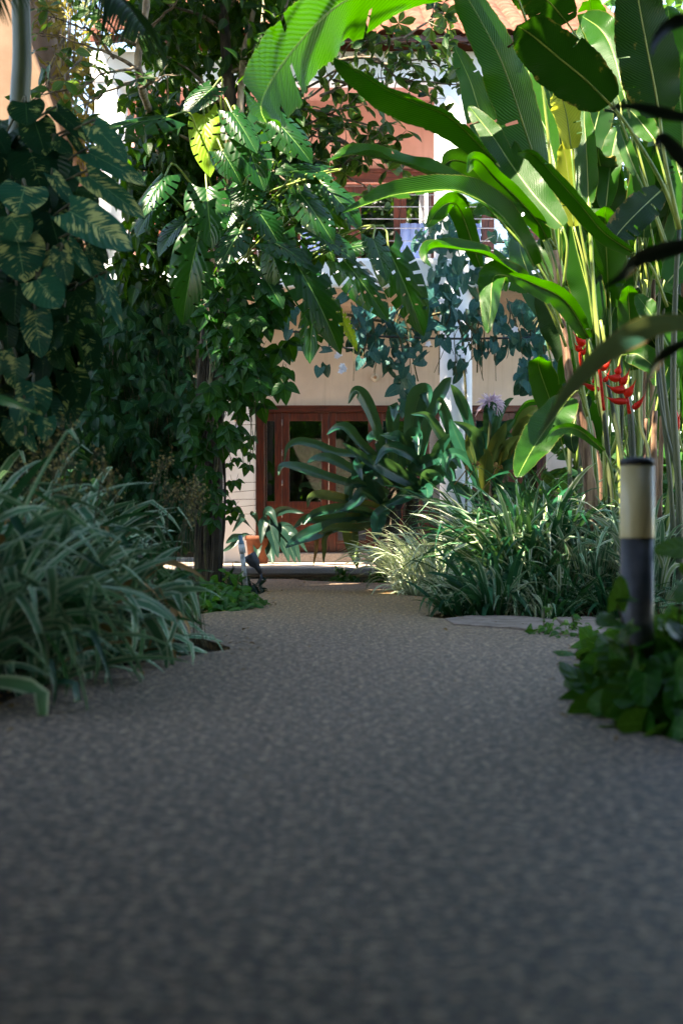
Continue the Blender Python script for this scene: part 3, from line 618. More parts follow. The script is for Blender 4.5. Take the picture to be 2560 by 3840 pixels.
h([(2000,1000),(1947,895),(1861,792),(1763,735),(1680,712),(1490,729),(1390,760),(1282,800)], 11.8, 11.0, 66, -.5, .2, .9, seed=9, wave=.14, tears=2, pet=[(2060,1100),(2110,1230)], rnd=.7)
h([(1960,1050),(1907,1009),(1820,957),(1700,932),(1630,928),(1600,950),(1618,1000)], 11.7, 11.0, 48, -.8, .1, .9, seed=10, wave=.1, pet=[(2030,1110),(2100,1250)], rnd=.95)
h([(1990,1078),(1920,1040),(1860,1032),(1842,1075),(1838,1158),(1826,1250)], 11.7, 11.2, 58, [-.2,-.2,-.5,-.6,-.5], .1, .1, seed=11, wave=.05, rnd=.95, pet=[(2060,1140),(2120,1300)])
h([(2205,1267),(2119,1130),(2004,1066),(1907,1026)], 11.9, 11.4, 46, .3, .4, .3, seed=12, pet=[(2225,1350),(2235,1500)], rnd=.1)
h([(2085,640),(2050,500),(2020,430),(1985,290),(1972,230)], 12.9, 13.4, 56, .45, .15, .15, seed=13, pet=[(2092,760),(2096,1000)], rnd=.8)
h([(1905,650),(1870,560),(1800,420),(1760,300),(1700,170)], 13.2, 13.0, 70, -.5, .1, .1, seed=14, tears=5, pet=[(1990,800),(2080,1000)], rnd=.8)
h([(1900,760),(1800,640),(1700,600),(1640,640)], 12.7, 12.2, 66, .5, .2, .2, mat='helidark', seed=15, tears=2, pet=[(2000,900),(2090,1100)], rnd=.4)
h([(1800,1000),(1730,800),(1690,760),(1640,790),(1600,850)], 12.9, 12.2, 50, .5, .2, .2, seed=16, tears=3, pet=[(1960,1050),(2110,1200)], rnd=.3)
h([(1960,900),(1900,800),(1830,770),(1770,800)], 12.5, 12.0, 44, .4, .2, .2, seed=17, pet=[(2020,980),(2100,1150)], rnd=.9)
h([(2136,1490),(2090,1550),(2027,1635),(1980,1710),(1938,1790)], 12.0, 11.4, 72, -.35, .12, .12, seed=18, pet=[(2170,1470),(2200,1560)], rnd=.9)
HB = thing('heliconia_plant', P(2290, 2300, 12.4), 'heliconia bearing red claw shaped flowers behind the near bollard lamp', 'heliconia', 'heliconia plants')
for px, d, r, mt in (([(2230,1380),(2262,1560),(2285,1800),(2290,2000)],12.2,.032,'darkstalk'), ([(2345,1440),(2362,1560),(2372,1750),(2385,1950)],12.0,.040,'darkstalk'),
        ([(2265,1380),(2300,1550),(2330,1720),(2350,1900)],12.1,.028,'darkstalk'), ([(2205,760),(2225,1100),(2250,1380),(2268,1560)],12.6,.030,'stalk'),
        ([(2250,1200),(2285,1400),(2312,1600),(2330,1950)],12.5,.026,'stalk'), ([(2270,980),(2262,1200),(2255,1500),(2275,1900)],13.0,.022,'stalk'),
        ([(2395,1470),(2400,1600),(2430,1700),(2440,1900)],12.3,.020,'darkstalk'), ([(2205,1580),(2225,1700),(2240,1850)],12.9,.07,'sheath'), ([(2330,1150),(2310,1400),(2320,1800)],13.2,.03,'stalk')):
    m = MB(); stalk(px, d, r, m); m.build('stem', M[mt], HB)
h = lambda *a, **k: hleaf(HB, *a, **k)
h([(2205,770),(2203,700),(2197,560),(2190,470),(2188,395)], 12.6, 12.9, 50, .5, .15, .15, seed=21, rnd=.6)
h([(2140,560),(2120,420),(2095,350),(2065,318)], 12.7, 12.5, 58, -.4, .2, .2, mat='heliyel', seed=22, tears=10, rnd=.6, wave=.15, pet=[(2165,800),(2220,1100)])
h([(2150,850),(2135,700),(2120,600),(2105,540)], 12.9, 12.8, 50, -.4, .2, .2, mat='heliyel', seed=23, tears=3, rnd=.1, pet=[(2190,1000),(2230,1250)])
h([(2270,780),(2285,640),(2300,540),(2318,465)], 12.9, 13.3, 52, .5, .15, .15, seed=24, pet=[(2262,980)], rnd=.5)
h([(2240,1230),(2200,1080),(2160,930),(2130,790)], 13.0, 13.0, 66, .15, .15, .15, seed=25, pet=[(2260,1400)], rnd=.1)
h([(2263,1690),(2177,1617),(2120,1603),(2073,1618),(2045,1660)], 11.8, 11.4, 24, .5, .3, .3, seed=26, pet=[(2290,1760),(2310,1900)], rnd=.8)
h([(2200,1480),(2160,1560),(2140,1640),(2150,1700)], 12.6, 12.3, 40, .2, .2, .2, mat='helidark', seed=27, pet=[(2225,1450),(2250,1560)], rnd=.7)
h([(2345,1330),(2390,1330),(2450,1380),(2455,1450)], 12.6, 12.3, 50, .2, .3, .2, seed=28, pet=[(2320,1360),(2300,1600)], rnd=.15)
h([(2300,1330),(2290,1200),(2330,1080),(2350,1000)], 13.1, 13.2, 55, .3, .15, .15, seed=29, pet=[(2300,1450)], rnd=.3)
m = MB()
for a, b, w in (((1010,1060),(770,990),13), ((1075,1130),(1215,950),12), ((985,945),(800,885),15), ((1000,995),(1112,835),16), ((945,830),(785,770),15), ((955,880),(1048,735),15), ((920,780),(952,650),14)):
    bract(m, K5(*a), K5(*b), 11.75, w)
m.tube(smooth([P(*K5(x, y), 11.78) for x, y in ((1040,1180),(1020,1040),(985,950),(955,860),(925,770))], 14), .014, 8); m.build('flower', M['bract'], HB)
m = MB()
for a, b, w in (((740,945),(525,815),11), ((760,700),(640,705),12), ((760,740),(880,620),13), ((740,720),(745,640),12), ((790,860),(850,740),10), ((700,870),(690,780),9)):
    bract(m, K5(*a), K5(*b), 12.0, w)
m.tube(smooth([P(*K5(x, y), 12.05) for x, y in ((790,1150),(770,950),(755,800),(745,700))], 12), .013, 8); m.build('flower', M['bract'], HB)
m = MB()
for a, b, w in (((600,490),(490,380),15), ((560,540),(500,480),13), ((570,580),(620,500),12)):
    bract(m, K5(*a), K5(*b), 12.2, w)
m.tube(smooth([P(*K5(x, y), 12.25) for x, y in ((590,900),(565,700),(560,560),(575,500))], 12), .013, 8); m.build('flower', M['bract'], HB)
HC = thing('heliconia_plant', P(2530, 2300, 11.3), 'heliconia at the frame edge with big dark torn leaves high above', 'heliconia', 'heliconia plants')
for px, d, r, mt in (([(2545,850),(2530,1100),(2522,1500),(2545,1900)],11.2,.032,'darkstalk'), ([(2475,1060),(2462,1300),(2490,1600),(2520,1950)],11.5,.024,'darkstalk'), ([(2490,1100),(2480,1350),(2515,1650),(2560,1950)],11.6,.024,'darkstalk'),
        ([(2462,1400),(2480,1550),(2530,1750),(2590,1950)],11.4,.020,'darkstalk'), ([(2455,1540),(2450,1650),(2452,1800),(2450,2000)],12.2,.040,'sheath'), ([(2478,1560),(2476,1700),(2470,1900)],12.1,.030,'sheath'), ([(2420,1570),(2415,1700),(2400,1900)],12.5,.022,'sheath'), ([(2540,1500),(2530,1700),(2500,1950)],12.0,.03,'stalk'), ([(2590,1000),(2575,1400),(2600,1900)],11.6,.035,'darkstalk')):
    m = MB(); stalk(px, d, r, m); m.build('stem', M[mt], HC)
h = lambda *a, **k: hleaf(HC, *a, **k)
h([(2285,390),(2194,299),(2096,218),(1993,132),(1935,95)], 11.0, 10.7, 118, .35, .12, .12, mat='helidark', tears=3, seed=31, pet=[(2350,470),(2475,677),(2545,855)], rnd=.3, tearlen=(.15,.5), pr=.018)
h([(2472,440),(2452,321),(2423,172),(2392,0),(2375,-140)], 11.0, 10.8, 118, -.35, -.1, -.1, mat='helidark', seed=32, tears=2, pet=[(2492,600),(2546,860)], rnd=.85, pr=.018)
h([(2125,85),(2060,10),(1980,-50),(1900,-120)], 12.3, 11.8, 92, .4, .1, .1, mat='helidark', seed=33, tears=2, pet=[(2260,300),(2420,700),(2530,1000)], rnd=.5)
h([(2335,340),(2295,190),(2250,110),(2180,60)], 12.6, 13.2, 76, .1, .15, .15, seed=34, tears=2, pet=[(2390,560),(2480,900),(2520,1050)], rnd=.7)
h([(2370,945),(2263,872),(2177,770),(2073,655),(2000,580),(1940,572)], 11.2, 10.6, 46, .5, .5, .2, seed=35, pet=[(2440,1000),(2500,1150)], rnd=.05)
h([(2475,715),(2400,785),(2320,870),(2290,930)], 11.6, 11.2, 66, -.1, .15, .15, mat='helidark', seed=36, tears=5, pet=[(2510,700),(2548,900)], rnd=.4)
h([(2452,525),(2410,470),(2372,425),(2340,400)], 12.4, 12.7, 46, -.1, .15, .15, seed=37, pet=[(2500,700),(2545,900)], rnd=.9)
h([(2386,655),(2345,550),(2318,470)], 12.2, 12.5, 30, .3, .2, .2, seed=38, pet=[(2450,800),(2520,1000)], rnd=.9)
h([(2462,1218),(2430,1165),(2385,1105)], 12.0, 12.3, 42, -.2, .15, .15, seed=39, pet=[(2500,1300)], rnd=.8)
h([(2600,1220),(2540,1160),(2465,1105)], 11.7, 11.5, 66, .4, .15, .15, mat='helidark', seed=40, rnd=.1)
h([(2440,860),(2420,720),(2400,600),(2385,520)], 12.7, 12.9, 46, .4, .15, .15, seed=41, pet=[(2470,1050)], rnd=.5)
h([(2560,600),(2555,450),(2540,300),(2520,150),(2500,20)], 11.9, 12.2, 100, .3, .15, .15, seed=42, pet=[(2560,800)], rnd=.6)
h([(2500,1060),(2560,980),(2600,860),(2640,740)], 11.9, 12.1, 70, .2, .15, .15, seed=43, rnd=.4)
h([(2540,1380),(2520,1300),(2560,1180),(2600,1100)], 12.3, 12.3, 50, .3, .15, .15, seed=44, pet=[(2540,1500)], rnd=.9)
h([(2500,1480),(2530,1400),(2540,1330),(2545,1290)], 12.4, 12.5, 30, .3, .15, .15, seed=45, pet=[(2490,1600)], rnd=.9)
m = MB(); bract(m, (2535,1600), (2525,1490), 12.0, 12, 0); bract(m, (2530,1620), (2550,1540), 12.0, 11, 0); bract(m, (2528,1650), (2520,1560), 12.0, 11, 0); m.tube([P(2532,1700,12.05), P(2530,1560,12.05)], .012, 8); m.build('flower', M['bract'], HC)
# further plants of the grove, leaves thrown up from clumps of stalks
def grove(px0, d, n, seed, label, spread=260, ylo=1250, yhi=-80):
    rg = random.Random(seed); b = P(px0, 0, d); b[2] = -.06
    t = thing('heliconia_plant', b, label, 'heliconia', 'heliconia plants')
    for i in range(n):
        x1 = px0+rg.uniform(-spread, spread); y1 = rg.uniform(yhi, ylo); ln = rg.uniform(260, 430); lean = (x1-px0)/spread*.5+rg.uniform(-.2, .2)
        bx, by = x1-lean*ln*.3, y1+ln; dd = d+rg.uniform(-.5, .7)
        pts = [(bx, by), (bx+lean*ln*.35, by-ln*.4), (bx+lean*ln*.8, by-ln*.8), (x1+lean*ln*.5, y1+rg.uniform(-40, 40))]
        hleaf(t, pts, dd, dd+rg.uniform(-.7, .7), rg.uniform(46, 84), rg.uniform(-.7, .7), rg.uniform(0, .3), rg.uniform(0, .3), mat=rg.choice(('heli','heli','heli','helidark')), tears=rg.choice((0,0,2,6)), seed=seed*50+i,
              pet=[(bx*.6+px0*.4, by+260), (px0+rg.uniform(-50, 50), min(1750, by+700))], n=32, nu=9, rnd=rg.random())
    for i in range(4):
        x = px0+rg.uniform(-90, 90); m = MB(); stalk([(x+rg.uniform(-40, 40), 1050), (x, 1500), (x+rg.uniform(-20, 20), 1950)], d+rg.uniform(-.4, .4), rg.uniform(.022, .045), m); m.build('stem', M[rg.choice(('darkstalk','stalk','sheath'))], t)
grove(2310, 13.5, 16, 9, 'heliconia clump in mid grove between the red flowers and torn dark leaf', 240, 1350, 450)
grove(2180, 14.2, 15, 3, 'heliconia clump deep in the grove behind the leaning plant', 200)
grove(2400, 14.6, 20, 4, 'heliconia clump at the back of the grove above the red flowers', 220)
grove(2620, 13.4, 18, 5, 'heliconia clump cut off by the frame behind the big dark leaves', 200)

# ================================================================== crinum lilies in the middle
def K4(x, y): return (1060+.6378*x, 1440+.6378*y)
def strap(parent, pts, d0, d1, hw, roll=0., mat='crin', seed=0, fl=.35, fr=.35, rnd=None, wave=.05, nu=9):
    m = MB(); prof = lambda t: np.clip(np.minimum(.55+1.1*t, 1)*np.clip((1-t)*2.2, 0, 1)**.7, .01, 1)
    bigleaf(m, [P(*K4(*p), d0+(d1-d0)*i/(len(pts)-1)) for i, p in enumerate(pts)], hw*.6378*(d0+d1)/2/F, roll, fl, fr, prof, 36, nu, wave, 0, seed, 0, rnd)
    return m.build('leaf', M[mat], parent)
C1 = thing('crinum_lily', P(*K4(650, 1085), 17.2), 'huge crinum lily with arching strap leaves in front of the folding doors', 'lily plant', 'crinum lilies')
m = MB(); m.tube(smooth([P(*K4(640,1110),17.2), P(*K4(635,1000),17.2), P(*K4(625,850),17.25), P(*K4(660,650),17.3), P(*K4(700,480),17.3)], 24), np.linspace(.13, .10, 24), 12, rough=.10)
m.tube(smooth([P(*K4(730,1090),17.5), P(*K4(740,900),17.5), P(*K4(760,640),17.4)], 16), .09, 10, rough=.1); m.build('trunk', M['bark'], C1)
CL = [([(610,480),(545,230),(480,80),(425,38),(385,118)],.1,44,'crin',.5), ([(650,480),(645,240),(655,140),(650,225)],0,46,'crin',.2), ([(740,480),(765,220),(800,80),(842,45),(852,140)],.1,72,'crin',.1),
 ([(800,480),(870,180),(955,10),(990,-40)],.3,44,'crin',.2), ([(600,480),(450,340),(380,265),(320,255),(258,298)],-.3,36,'crin',.3), ([(720,620),(500,440),(300,400),(190,358),(90,340),(30,375),(8,460)],-.5,30,'crin',.6),
 ([(560,620),(400,505),(290,448),(200,440),(140,468)],-.7,38,'crin',.9), ([(560,630),(350,575),(200,530),(100,497),(0,483),(-25,540)],-.75,42,'crin',.95), ([(870,560),(780,440),(680,385),(600,390),(540,485)],-.4,40,'crin',.6),
 ([(840,620),(680,530),(560,460),(490,415)],.1,58,'crin',.4), ([(760,660),(600,520),(440,410),(350,345)],-.2,32,'crin',.5), ([(620,650),(520,608),(430,585),(392,620),(388,760)],-.2,52,'crin',.6),
 ([(600,730),(400,690),(250,660),(170,668),(146,730)],-.6,38,'crinpur',.8), ([(600,770),(400,785),(250,790),(130,800),(62,850)],-.4,40,'crin',.3), ([(590,800),(350,825),(200,870),(80,920),(15,965)],-.2,48,'crin',.2),
 ([(480,780),(400,800),(405,900),(425,1000),(440,1088)],-.3,50,'crinpur',.9), ([(640,700),(570,770),(550,850),(543,940)],.1,50,'crin',.15), ([(880,650),(760,640),(680,680),(600,720)],-.1,48,'crin',.4),
 ([(800,540),(755,330),(790,305),(796,420)],0,48,'crin',.5), ([(1000,560),(960,380),(900,260),(840,185),(750,178)],-.3,34,'crin',.8), ([(1010,500),(990,300),(960,180),(920,95),(908,170)],.2,38,'crin',.4),
 ([(600,520),(560,330),(520,320),(505,350)],-.2,40,'crin',.8), ([(700,520),(690,330),(640,310),(570,300)],-.3,36,'crin',.6), ([(860,600),(900,420),(960,330),(1010,290)],.2,36,'crin',.1), ([(640,600),(480,470),(440,480),(470,570)],.1,36,'crin',.3),
 ([(590,700),(480,640),(420,700),(300,760)],0,40,'crin',.05), ([(800,660),(880,560),(960,520),(1010,600)],.1,50,'crin',.3), ([(700,560),(620,480),(520,470),(430,520),(400,560)],.2,44,'crin',.1), ([(590,790),(450,740),(300,740),(180,770),(120,830)],-.5,36,'crin',.7),
 ([(620,720),(560,640),(530,560),(540,540),(600,600)],.1,44,'crin',.1), ([(740,660),(820,600),(850,640),(830,720)],.1,46,'crin',.2), ([(820,640),(840,540),(900,530),(960,590)],-.4,44,'crin',.7), ([(690,600),(760,500),(850,450),(930,440),(960,520)],0,40,'crin',.15),
 ([(560,820),(430,850),(300,850),(220,880)],-.3,34,'crinpur',.3), ([(850,520),(930,420),(1000,420),(1050,500)],-.3,40,'crin',.5)]
for i, (pts, r, w, mt, rn) in enumerate(CL):
    d0 = 17.2; d1 = 17.2+R.uniform(-.75, -.1); strap(C1, pts, d0, d1, w, r, mt, 100+i, rnd=rn, fl=R.uniform(.2, .6), fr=R.uniform(.2, .6))
strap(C1, [(260,850),(205,900),(195,980),(178,1075)], 16.9, 16.8, 14, 0, 'dryleaf', 150); strap(C1, [(300,850),(245,900),(240,980),(238,1060)], 16.9, 16.8, 20, .6, 'crinpur', 151)
strap(C1, [(580,1000),(555,980),(545,1010),(600,1060)], 17, 16.8, 12, .3, 'crin', 152)
C2 = thing('crinum_lily', P(*K4(1180, 1000), 16.4), 'crinum lily with bronze tinged leaves and a pink spider flower', 'lily plant', 'crinum lilies')
m = MB(); m.tube(smooth([P(*K4(1190,1100),16.4), P(*K4(1190,800),16.4), P(*K4(1190,560),16.4)], 14), np.linspace(.12, .09, 14), 12, rough=.1); m.build('trunk', M['bark'], C2)
CL2 = [([(1160,500),(1090,200),(1030,60),(985,0)],.2,38,'crin',.2), ([(1195,420),(1215,210),(1230,145),(1225,240)],0,50,'crin',.3), ([(1230,420),(1280,190),(1320,110),(1357,82)],.4,24,'crin',.6), ([(1220,420),(1310,262),(1365,203)],.2,32,'crin',.8),
 ([(1210,430),(1300,300),(1350,308)],-.3,28,'crin',.7), ([(1170,640),(1230,420),(1280,300),(1312,226)],.2,44,'crinpur',.5), ([(1220,640),(1340,420),(1400,330),(1424,285)],.3,42,'crin',.4), ([(1160,620),(1060,390),(1010,280),(982,205)],.1,42,'crin',.6),
 ([(1280,520),(1400,235),(1470,160),(1512,178)],.3,38,'crinpur',.5), ([(1260,540),(1380,290),(1440,205),(1480,190)],.1,34,'crinpur',.8), ([(1180,620),(1100,380),(1083,300)],-.2,34,'crinpur',.4), ([(1170,560),(1060,430),(980,418),(958,500),(990,580)],-.3,36,'crin',.9),
 ([(1330,260),(1420,120),(1500,100),(1570,78)],-.5,24,'heli',.9), ([(1210,640),(1330,598),(1420,600)],-.3,34,'crin',.5), ([(1180,560),(1140,330),(1085,260),(1000,220)],0,42,'crin',.1), ([(1250,600),(1310,480),(1390,480),(1440,560)],-.1,36,'crin',.2),
 ([(1180,600),(1190,400),(1160,300),(1110,260)],.1,40,'crin',.05), ([(1260,560),(1300,400),(1330,350),(1390,300)],.1,40,'crinpur',.2), ([(1160,680),(1080,640),(1000,600),(960,640)],-.1,40,'crin',.6), ([(1230,680),(1330,640),(1400,680)],-.4,44,'crin',.3), ([(1180,700),(1180,560),(1195,420),(1180,380)],.1,46,'crinpur',.6)]
for i, (pts, r, w, mt, rn) in enumerate(CL2): strap(C2, pts, 16.4, 16.4+R.uniform(-.6, 0), w, r, mt, 200+i, rnd=rn, fl=R.uniform(.2, .6), fr=R.uniform(.2, .6))
m = MB(); m.tube(smooth([P(*K4(1205,450),16.3), P(*K4(1215,280),16.2), P(*K4(1225,140),16.15)], 10), .02, 8, 1)
c0 = P(*K4(1225, 120), 16.15)
for k in range(150):
    a = R.uniform(0, 6.283); e = R.uniform(-.3, 1.4); dr = np.array((math.cos(a)*math.cos(e), math.sin(a)*math.cos(e), math.sin(e)))
    st = c0+dr*.05; L = R.uniform(.06, .15); dp = R.uniform(.1, .9); pts = [st+dr*L*t+rv(.004)+np.array((0,0,-1))*L*dp*t**2.3 for t in np.linspace(0, 1, 7)]
    bigleaf(m, pts, .0085, R.uniform(-1, 1), .2, .2, None, 9, 3, 0, 0, k, 0, R.random()**.6)
m.build('flower', [M['crinpet'], M['darkstalk']], C2)
m = MB()
for x, y in ((1085,480),(1140,455),(1130,470),(1240,465),(1270,480),(1280,475)):  # spent seed heads on thin stalks
    for k in range(5): put(m, T_small, P(*K4(x+R.uniform(-8,8), y+R.uniform(-8,12)), 15.6), (R.uniform(-1,1),0,-1), rv(), .05)
for a in (((1085,490),(1050,540),(1000,600)), ((1140,460),(1110,520),(1060,600)), ((1260,480),(1220,560),(1150,650))): m.tube(smooth([P(*K4(*q), 15.6) for q in a], 8), .006, 5)
m.build('seed_head', M['dryleaf'], C2)

# ================================================================== potted plant on the porch
d = 20.2; t = thing('potted_plant', P(965, 2110, d), 'terracotta pot with drooping dark leaves beside the mahogany doors', 'potted plant')
px = P(968, 0, d); zb0 = .163; z1 = ZZ(2008, d); m = MB(); r0, r1 = .135, .19
m.tube([(px[0], d, zb0), (px[0], d, zb0+.02), (px[0], d, z1-.07), (px[0], d, z1-.068), (px[0], d, z1-.005), (px[0], d, z1)], [r0-.01, r0, r1-.02, r1, r1, r1-.015], 28, cap=False)
m.tube([(px[0], d, z1-.005), (px[0], d, z1-.05)], [r1-.015, .02], 28, cap=False); m.build('pot', M['terra'], t)
def K1(x, y): return (800+.4464*x, 1500+.4464*y)
PL = [([(330,1130),(220,1140),(150,1170),(105,1205)],34), ([(370,1130),(250,1000),(230,1000),(160,1110)],36), ([(400,1140),(440,960),(480,950),(540,1065)],46), ([(420,1150),(500,980),(600,920),(770,950)],40), ([(420,1150),(430,1010),(410,1080),(400,1210)],44),
 ([(440,1150),(460,1040),(500,1150),(545,1330)],60), ([(450,1150),(520,1060),(580,1200),(640,1370)],50), ([(460,1150),(560,1060),(650,1150),(730,1370)],62), ([(470,1150),(600,1080),(680,1120),(790,1280)],42), ([(400,1160),(380,1150),(370,1250),(355,1365)],40), ([(440,1150),(470,1200),(490,1300),(500,1375)],48),
 ([(390,1140),(360,1000),(330,950),(350,960)],30), ([(350,1150),(260,1130),(150,1230),(60,1280)],26), ([(430,1140),(560,1100),(640,1220),(690,1372)],50)]
for i, (pts, w) in enumerate(PL):
    m = MB(); pr = lambda t: np.clip(np.clip((t-.12)*2.6, .06, 1)*np.clip((1-t)*2.3, 0, 1)**.7, .01, 1)
    bigleaf(m, [P(*K1(*p), d-.03*j-.18*j/(len(pts))) for j, p in enumerate(pts)], w*.4464*d/F, R.uniform(-.4, .4), .3, .3, pr, 30, 9, .05, 0, i, 0); m.build('leaf', M['potleaf'], t)

# ================================================================== dark dracaena close on the right
CD = thing('dracaena', (1.52, 4.7, -.05), 'dark leaved dracaena close to the camera reaching in from the right', 'dracaena')
m = MB(); m.tube(smooth([(1.55,4.75,-.08),(1.53,4.7,.6),(1.50,4.7,1.3),(1.50,4.65,2.3)], 20), np.linspace(.035, .022, 20), 10, rough=.05); m.build('stem', M['bark'], CD)
for i, (px, d0, d1, hw, r, mt, f) in enumerate((
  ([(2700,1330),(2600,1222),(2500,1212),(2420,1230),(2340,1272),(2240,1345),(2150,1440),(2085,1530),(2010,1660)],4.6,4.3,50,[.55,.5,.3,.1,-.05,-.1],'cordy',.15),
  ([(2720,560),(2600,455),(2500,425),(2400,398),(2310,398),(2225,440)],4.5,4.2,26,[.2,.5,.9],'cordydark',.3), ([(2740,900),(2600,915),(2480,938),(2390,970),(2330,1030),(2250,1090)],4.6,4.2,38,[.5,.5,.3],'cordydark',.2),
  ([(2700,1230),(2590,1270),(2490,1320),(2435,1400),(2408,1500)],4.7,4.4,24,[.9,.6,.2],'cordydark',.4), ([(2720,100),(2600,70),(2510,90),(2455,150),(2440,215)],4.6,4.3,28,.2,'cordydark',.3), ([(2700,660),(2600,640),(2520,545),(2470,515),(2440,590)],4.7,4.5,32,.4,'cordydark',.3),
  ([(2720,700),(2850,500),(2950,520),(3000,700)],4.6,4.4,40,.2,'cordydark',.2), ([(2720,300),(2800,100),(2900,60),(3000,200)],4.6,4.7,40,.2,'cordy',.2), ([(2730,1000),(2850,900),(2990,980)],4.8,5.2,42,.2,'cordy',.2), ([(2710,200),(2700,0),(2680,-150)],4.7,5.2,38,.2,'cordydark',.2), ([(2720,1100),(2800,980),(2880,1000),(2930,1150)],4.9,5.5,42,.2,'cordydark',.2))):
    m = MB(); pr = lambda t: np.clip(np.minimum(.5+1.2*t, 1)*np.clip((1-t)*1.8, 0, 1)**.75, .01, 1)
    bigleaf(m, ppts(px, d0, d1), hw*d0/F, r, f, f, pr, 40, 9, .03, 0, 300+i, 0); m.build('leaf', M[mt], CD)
# lone blade from a plant outside the frame on the left
CE = thing('strap_lily', (-2.2, 6.6, -.05), 'blue green strap leaf reaching in over the striped grass at the left edge', 'lily plant')
for i, pts in enumerate(([(-420,2300),(-300,1800),(-160,1540),(-60,1490),(40,1505),(150,1555)], [(-420,2300),(-480,1800),(-420,1500),(-300,1450)], [(-420,2300),(-400,1700),(-520,1450),(-640,1500)])):
    m = MB(); bigleaf(m, ppts(pts, 6.6, 6.2), .05, -.6, .25, .25, lambda t: np.clip(np.minimum(.5+1.2*t, 1)*np.clip((1-t)*1.8, 0, 1)**.75, .01, 1), 36, 9, .03, 0, 340+i, 0, .9); m.build('leaf', M['crin'], CE)
# ================================================================== grasses
def clump(name, x, y, n, L, w, label, cat, group, mat, rad=.16, up=(.9, 1.45), droop=1.6, seg=9, kink=.0, z0=-.05, lv=.3, dir=None, hz=0.):
    t = thing(name, (x, y, z0), label, cat, group); m = MB(); tt = np.linspace(0, 1, seg)
    for i in range(n):
        a = R.uniform(0, 6.283) if dir is None else dir+R.gauss(0, .9); rr = rad*math.sqrt(R.random()); b = np.array((x+rr*math.cos(a), y+rr*math.sin(a), z0)); hh = hz*R.random()**.8; b = b+np.array((math.cos(a)*hh*.25, math.sin(a)*hh*.25, hh))
        l = L*(1+R.uniform(-lv, lv)); el0 = R.uniform(*up); dr = droop*R.uniform(.5, 1.3); kk = R.uniform(.35, .8) if R.random() < kink else 9
        el = el0-dr*tt**1.5; el = np.where(tt > kk, el-R.uniform(.6, 1.5), el); az = a+R.gauss(0, .25)*tt*2
        st = np.stack((np.cos(az)*np.cos(el), np.sin(az)*np.cos(el), np.sin(el)), -1)*l/(seg-1)
        c = b+np.vstack((np.zeros(3), np.cumsum(st[:-1], 0))); c[:, 2] = np.maximum(c[:, 2], z0+.02+.02*R.random())
        tw = R.uniform(-.6, .6)+R.uniform(-.8, .8)*tt; S = np.stack((-np.sin(az), np.cos(az), 0*az), -1); Nn = np.cross(S, st/(np.linalg.norm(st, axis=1, keepdims=True)+1e-9))
        S2 = S*np.cos(tw)[:, None]+Nn*np.sin(tw)[:, None]; N2 = np.cross(S2, st/(np.linalg.norm(st, axis=1, keepdims=True)+1e-9))
        ww = w*R.uniform(.7, 1.2)*np.clip(np.minimum(.6+1.5*tt, 1)*np.clip((1-tt)*2.6, 0, 1)**.7, .03, 1)
        V = np.stack((c-S2*ww[:, None]-N2*ww[:, None]*.3, c, c+S2*ww[:, None]-N2*ww[:, None]*.3), 1)
        U = np.stack((np.tile((0, .5, 1.), (seg, 1)), np.tile(tt[:, None], (1, 3))), -1)
        m.add(V.reshape(-1, 3), gridq(seg, 3), U.reshape(-1, 2), R.random(), 0 if not isinstance(mat, tuple) or R.random() < .62 else R.randrange(1, len(mat)))
    if hz:
        for i in range(14):
            a = R.uniform(0, 6.283); rr = rad*R.random(); q = np.array((x+rr*math.cos(a), y+rr*math.sin(a), z0-.02)); m.tube(smooth([q, q+np.array((math.cos(a)*.05, math.sin(a)*.05, hz*.5)), q+np.array((math.cos(a)*.14, math.sin(a)*.14, hz))], 6), .006, 5, mat=0, rnd=.3, cap=False)
    mats = [M[k] for k in (mat if isinstance(mat, tuple) else (mat,))]; m.build('blades', mats, t); return t
G1 = 'striped grass clumps filling the left bed'
LBL = ['striped grass clump nearest the camera at the left edge', 'striped grass clump spilling over the left path edge', 'striped grass clump behind the frontmost one on the left', 'striped grass clump beside the dark soil notch in the path',
       'striped grass clump in the middle of the left bed', 'striped grass clump at the pointed tip of the left bed', 'striped grass clump just behind the soil notch', 'striped grass clump under the lowest variegated leaves', 'striped grass clump in front of the dark creeper curtain',
       'striped grass clump reaching toward the low bright groundcover', 'striped grass clump at the far left of the bed', 'tall striped grass clump below the palm trunk', 'striped grass clump crowding the rear of the left bed']
for i, (x, y, n, L) in enumerate(((-1.62,5.75,110,.80),(-1.5,6.6,120,.70),(-1.85,6.5,110,.98),(-1.36,7.4,110,.50),(-1.75,7.5,120,.92),(-1.28,7.85,80,.28),(-1.45,8.5,110,.50),(-2.0,7.7,120,1.05),(-1.85,8.7,120,.98),(-1.80,9.3,110,.75),(-2.1,6.0,110,1.0),(-2.35,8.6,110,1.1),(-2.1,9.9,110,1.0))):
    clump('grass_clump', x, y, int(n*1.25), .34+L*.34, .030, LBL[i], 'grass clump', G1, ('grass', 'grass', 'lily', 'dryleaf') if i % 2 else ('grass', 'lily'), .20, (.1, 1.4), 1.15, 10, .6, hz=L*.62)
